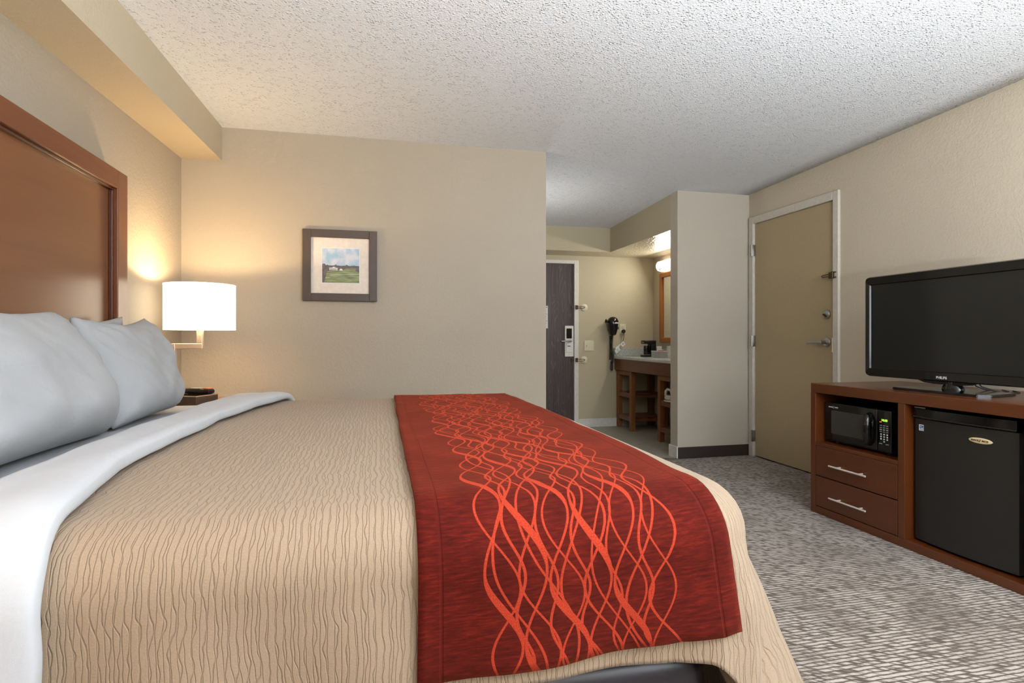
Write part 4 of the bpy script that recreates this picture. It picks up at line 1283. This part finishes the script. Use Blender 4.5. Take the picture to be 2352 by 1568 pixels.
# hair dryer, outlet, switch on the entry wall
hd = thing('hair_dryer', 'black wall mounted hair dryer with coiled cord', 'hair dryer', (2.665, YF, .66))
b = B(); b.box(2.62, 2.69, YF - .03, YF - .001, 1.11, 1.22, .012, 3); obj('wall_bracket', b, M['black'], hd, True)
b = B()
b.lathe([(.010, 0), (.034, .008), (.046, .035), (.056, .08), (.063, .12), (.066, .15), (.064, .172), (.054, .195), (.036, .211), (.014, .219), (.002, .220)], (2.650, YF - .080, 1.062), seg=32, sx=.98, sy=.95)
obj('body', b, M['black_gloss'], hd, True)
b = B(); b.lathe([(.012, 0), (.014, .02), (.020, .034), (.024, .040), (.020, .041), (.008, .03)], (2.598, YF - .085, 1.225), (-1, 0, .15), 20); obj('nozzle', b, M['black'], hd, True)
b = B(); b.box(2.640, 2.690, YF - .149, YF - .139, 1.196, 1.212, .003); obj('rating_label', b, M['steel'], hd)
b = B(); b.cyl((2.708, YF - .09, 1.135), (2.708, YF - .09, 1.165), .009); obj('switch_slider', b, M['black'], hd)
b = B()
pts = []
for i in range(421):
    s_ = i / 420
    a = s_ * 2 * PI * 34
    zc = 1.066 - .316 * s_
    xc = 2.656 - .006 * math.sin(s_ * 5)
    pts.append((xc + .014 * math.cos(a), YF - .045 + .014 * math.sin(a), zc))
b.tube(pts, .0028, 6)
pts = []
for i in range(341):
    s_ = i / 340
    a = s_ * 2 * PI * 27
    pts.append((2.640 + .012 * math.cos(a), YF - .028 + .012 * math.sin(a), 1.06 - .28 * s_))
b.tube(pts, .0026, 6)
obj('coiled_cord', b, M['cord'], hd, True)
b = B(); b.tube([(2.643, YF - .045, .765), (2.640, YF - .045, .70), (2.642, YF - .045, .665), (2.650, YF - .045, .656), (2.658, YF - .045, .665), (2.660, YF - .045, .70), (2.656, YF - .045, .755)], .0075, 8); obj('cord_loop', b, M['cord'], hd, True)
ol = thing('power_outlet', 'almond power outlet right of the hair dryer', 'outlet', (2.806, YF, 1.086))
b = B(); b.box(2.769, 2.845, YF - .007, YF - .001, 1.086, 1.199, .003); obj('cover_plate', b, M['almond'], ol)
b = B(); b.box(2.790, 2.824, YF - .010, YF - .006, 1.150, 1.182, .004); b.box(2.790, 2.824, YF - .010, YF - .006, 1.102, 1.134, .004); obj('socket_face', b, M['almond'], ol)
b = B(); b.box(2.800, 2.802, YF - .0106, YF - .009, 1.162, 1.172); b.box(2.812, 2.814, YF - .0106, YF - .009, 1.162, 1.172); obj('slot', b, M['black'], ol)
pg = thing('power_plug', 'black plug and cord hanging from the almond outlet', 'plug', (2.81, YF - .02, .93))
b = B(); b.lathe([(.012, 0), (.022, .006), (.024, .022), (.018, .034), (.008, .036)], (2.808, YF - .010, 1.115), (0, -1, 0), 20); b.box(2.797, 2.822, YF - .046, YF - .012, 1.092, 1.126, .006); obj('plug_body', b, M['black'], pg, True)
b = B(); b.tube([(2.808, YF - .036, 1.10), (2.806, YF - .04, 1.05), (2.795, YF - .04, 1.0), (2.781, YF - .04, .962)], .0045, 8); obj('cord', b, plain('grey_cord', (110, 98, 84), .5), pg, True)
wt = thing('hanging_tag', 'small white paper tag hanging on the dryer cord', 'tag', (2.785, YF - .05, .93))
b = B(); b.prism([(2.755, YF - .05, .962), (2.783, YF - .05, .930), (2.818, YF - .05, .960), (2.792, YF - .05, 1.0)], (0, -.002, 0)); obj('card', b, M['paper'], wt)
b = B(); b.box(2.775, 2.80, YF - .0530, YF - .0518, .955, .960); b.box(2.780, 2.797, YF - .0530, YF - .0518, .968, .975); obj('print', b, M['blue'], wt)
bg = B()
bg.grid(lambda u, v: (2.696 + .062 * v + .008 * math.sin(9 * u), YF - .030 - .008 * math.sin(PI * u) * (1 + .5 * math.sin(12 * v)), .835 + .085 * u + .045 * v), 14, 14)
o = obj('plastic_bag', bg, M['clear'], smooth='all'); md = o.modifiers.new('t', 'SOLIDIFY'); md.thickness = .004
tag(o, 'crumpled clear plastic bag hanging over the backsplash by the dryer cord', 'bag')
sw = thing('light_switch', 'square almond switch plate between the entry door and the hair dryer', 'light switch', (2.384, YF, .885))
b = B(); b.box(2.326, 2.443, YF - .007, YF - .001, .885, 1.005, .003); obj('cover_plate', b, M['almond'], sw)
b = B(); b.box(2.352, 2.362, YF - .016, YF - .006, .938, .955, .002); obj('toggle', b, M['almond'], sw)
b = B(); b.cyl((2.357, YF - .008, .972), (2.357, YF - .006, .972), .003, seg=8); b.cyl((2.357, YF - .008, .920), (2.357, YF - .006, .920), .003, seg=8); obj('screw', b, M['steel'], sw)

fl = thing('fill_uplight_stand', 'added fill uplight with upturned white bowl, out of view near the window wall', 'lamp', (1.25, -0.55, 0))  # added fixture out of view, housing for the ceiling fill
b = B(); b.lathe([(.14, 0), (.14, .02), (.03, .035), (.013, .05)], (1.25, -0.55, 0), seg=28); obj('base', b, M['nickel'], fl, True)
b = B(); b.cyl((1.25, -0.55, .045), (1.25, -0.55, .91), .012); obj('pole', b, M['nickel'], fl, True)
b = B(); b.lathe([(.03, 0), (.11, .03), (.17, .08), (.19, .12), (.185, .12), (.165, .082), (.105, .035), (.02, .01)], (1.25, -0.55, .90), seg=32); obj('bowl', b, M['white_plastic'], fl, True)

sc_ = thing('added_hall_uplight', 'added white fill uplight, unseen on the hidden side wall of the entry', 'wall light', (XH, 4.75, 1.28))  # added fixture, hidden from the camera, to carry the extra hall light
b = B(); b.box(XH, XH + .02, 4.68, 4.82, 1.26, 1.40, .004); obj('backplate', b, M['steel'], sc_)
b = B(); b.lathe([(.02, 0), (.06, .04), (.085, .12), (.082, .12), (.055, .045), (.015, .01)], (XH + .10, 4.75, 1.28), seg=24); obj('bowl', b, M['white_plastic'], sc_, True)

# ------------------------------------------------------------------ lights
def area(name, loc, rot, sx, sy, power, col):
    l = bpy.data.lights.new(name, 'AREA'); l.shape = 'RECTANGLE'; l.size = sx; l.size_y = sy; l.energy = power; l.color = col
    o = bpy.data.objects.new(name, l); C.objects.link(o); o.location = loc; o.rotation_euler = rot
    return o
def point(name, loc, power, col, r):
    l = bpy.data.lights.new(name, 'POINT'); l.energy = power; l.color = col; l.shadow_soft_size = r
    o = bpy.data.objects.new(name, l); C.objects.link(o); o.location = loc
    return o
ns2 = dup(ns, (ns.location.x, .42, 0), 'orange brown wooden nightstand on the window side of the bed')
lp2 = dup(lp, (lp.location.x, .42, nz), 'lit table lamp with white drum shade on the window side of the bed')
point('bedside_lamp_light', (LX, .42, 1.255), 9, (1.0, .74, .42), .02)
area('window_daylight', ((wx0 + wx1) / 2, YW + .28, (wz0 + wz1) / 2), (PI / 2 + math.radians(25), 0, math.radians(-5)), wx1 - wx0, wz1 - wz0, 60, (.86, .94, 1.0))
area('ceiling_bounce_fill', (1.25, -0.55, 1.025), (PI, 0, 0), .30, .30, 205, (.90, .955, 1.0))  # added fill bounced off the ceiling to even out the room
point('table_lamp_light', (LX, LY, 1.255), 13.5, (1.0, .74, .42), .02)
area('vanity_light_lamp', (XR - .112, 5.46, 1.855), (0, math.radians(65), 0), .06, 0.9, 7, (1.0, .95, .84))
area('hall_fill_light', (XH + .10, 4.75, 1.42), (PI, 0, 0), .12, .2, 3.6, (1.0, .97, .93))  # added fill that lifts the entry ceiling and far wall

wd = bpy.data.worlds.new('daylight'); bpy.context.scene.world = wd
wd.use_nodes = True
bgn = wd.node_tree.nodes['Background']
bgn.inputs[0].default_value = (0.80, 0.88, 1.0, 1)
bgn.inputs[1].default_value = 1.0

# ------------------------------------------------------------------ camera
cam = bpy.data.cameras.new('camera')
co = bpy.data.objects.new('camera', cam); C.objects.link(co)
cam.sensor_width = 36.0
cam.lens = 36.0 * 1300.0 / 2352.0
cam.shift_y = -(784 - 775) / 2352.0      # horizon at row 775
co.location = (0, 0, 1.04)
co.rotation_euler = (PI / 2, 0, -math.radians(13.3))
cam.clip_start = 0.02
sc = bpy.context.scene
sc.camera = co
sc.view_settings.view_transform = 'Standard'
sc.view_settings.look = 'None'
sc.view_settings.exposure = 0.28
sc.view_settings.gamma = 1.0
sc.view_settings.use_curve_mapping = False
sc.cycles.use_denoising = True
sc.cycles.max_bounces = 5
sc.cycles.diffuse_bounces = 3
sc.cycles.glossy_bounces = 3
sc.cycles.transparent_max_bounces = 6
sc.cycles.caustics_reflective = False
sc.cycles.caustics_refractive = False
sc.cycles.use_adaptive_sampling = True
sc.cycles.adaptive_threshold = 0.05
sc.cycles.adaptive_min_samples = 20
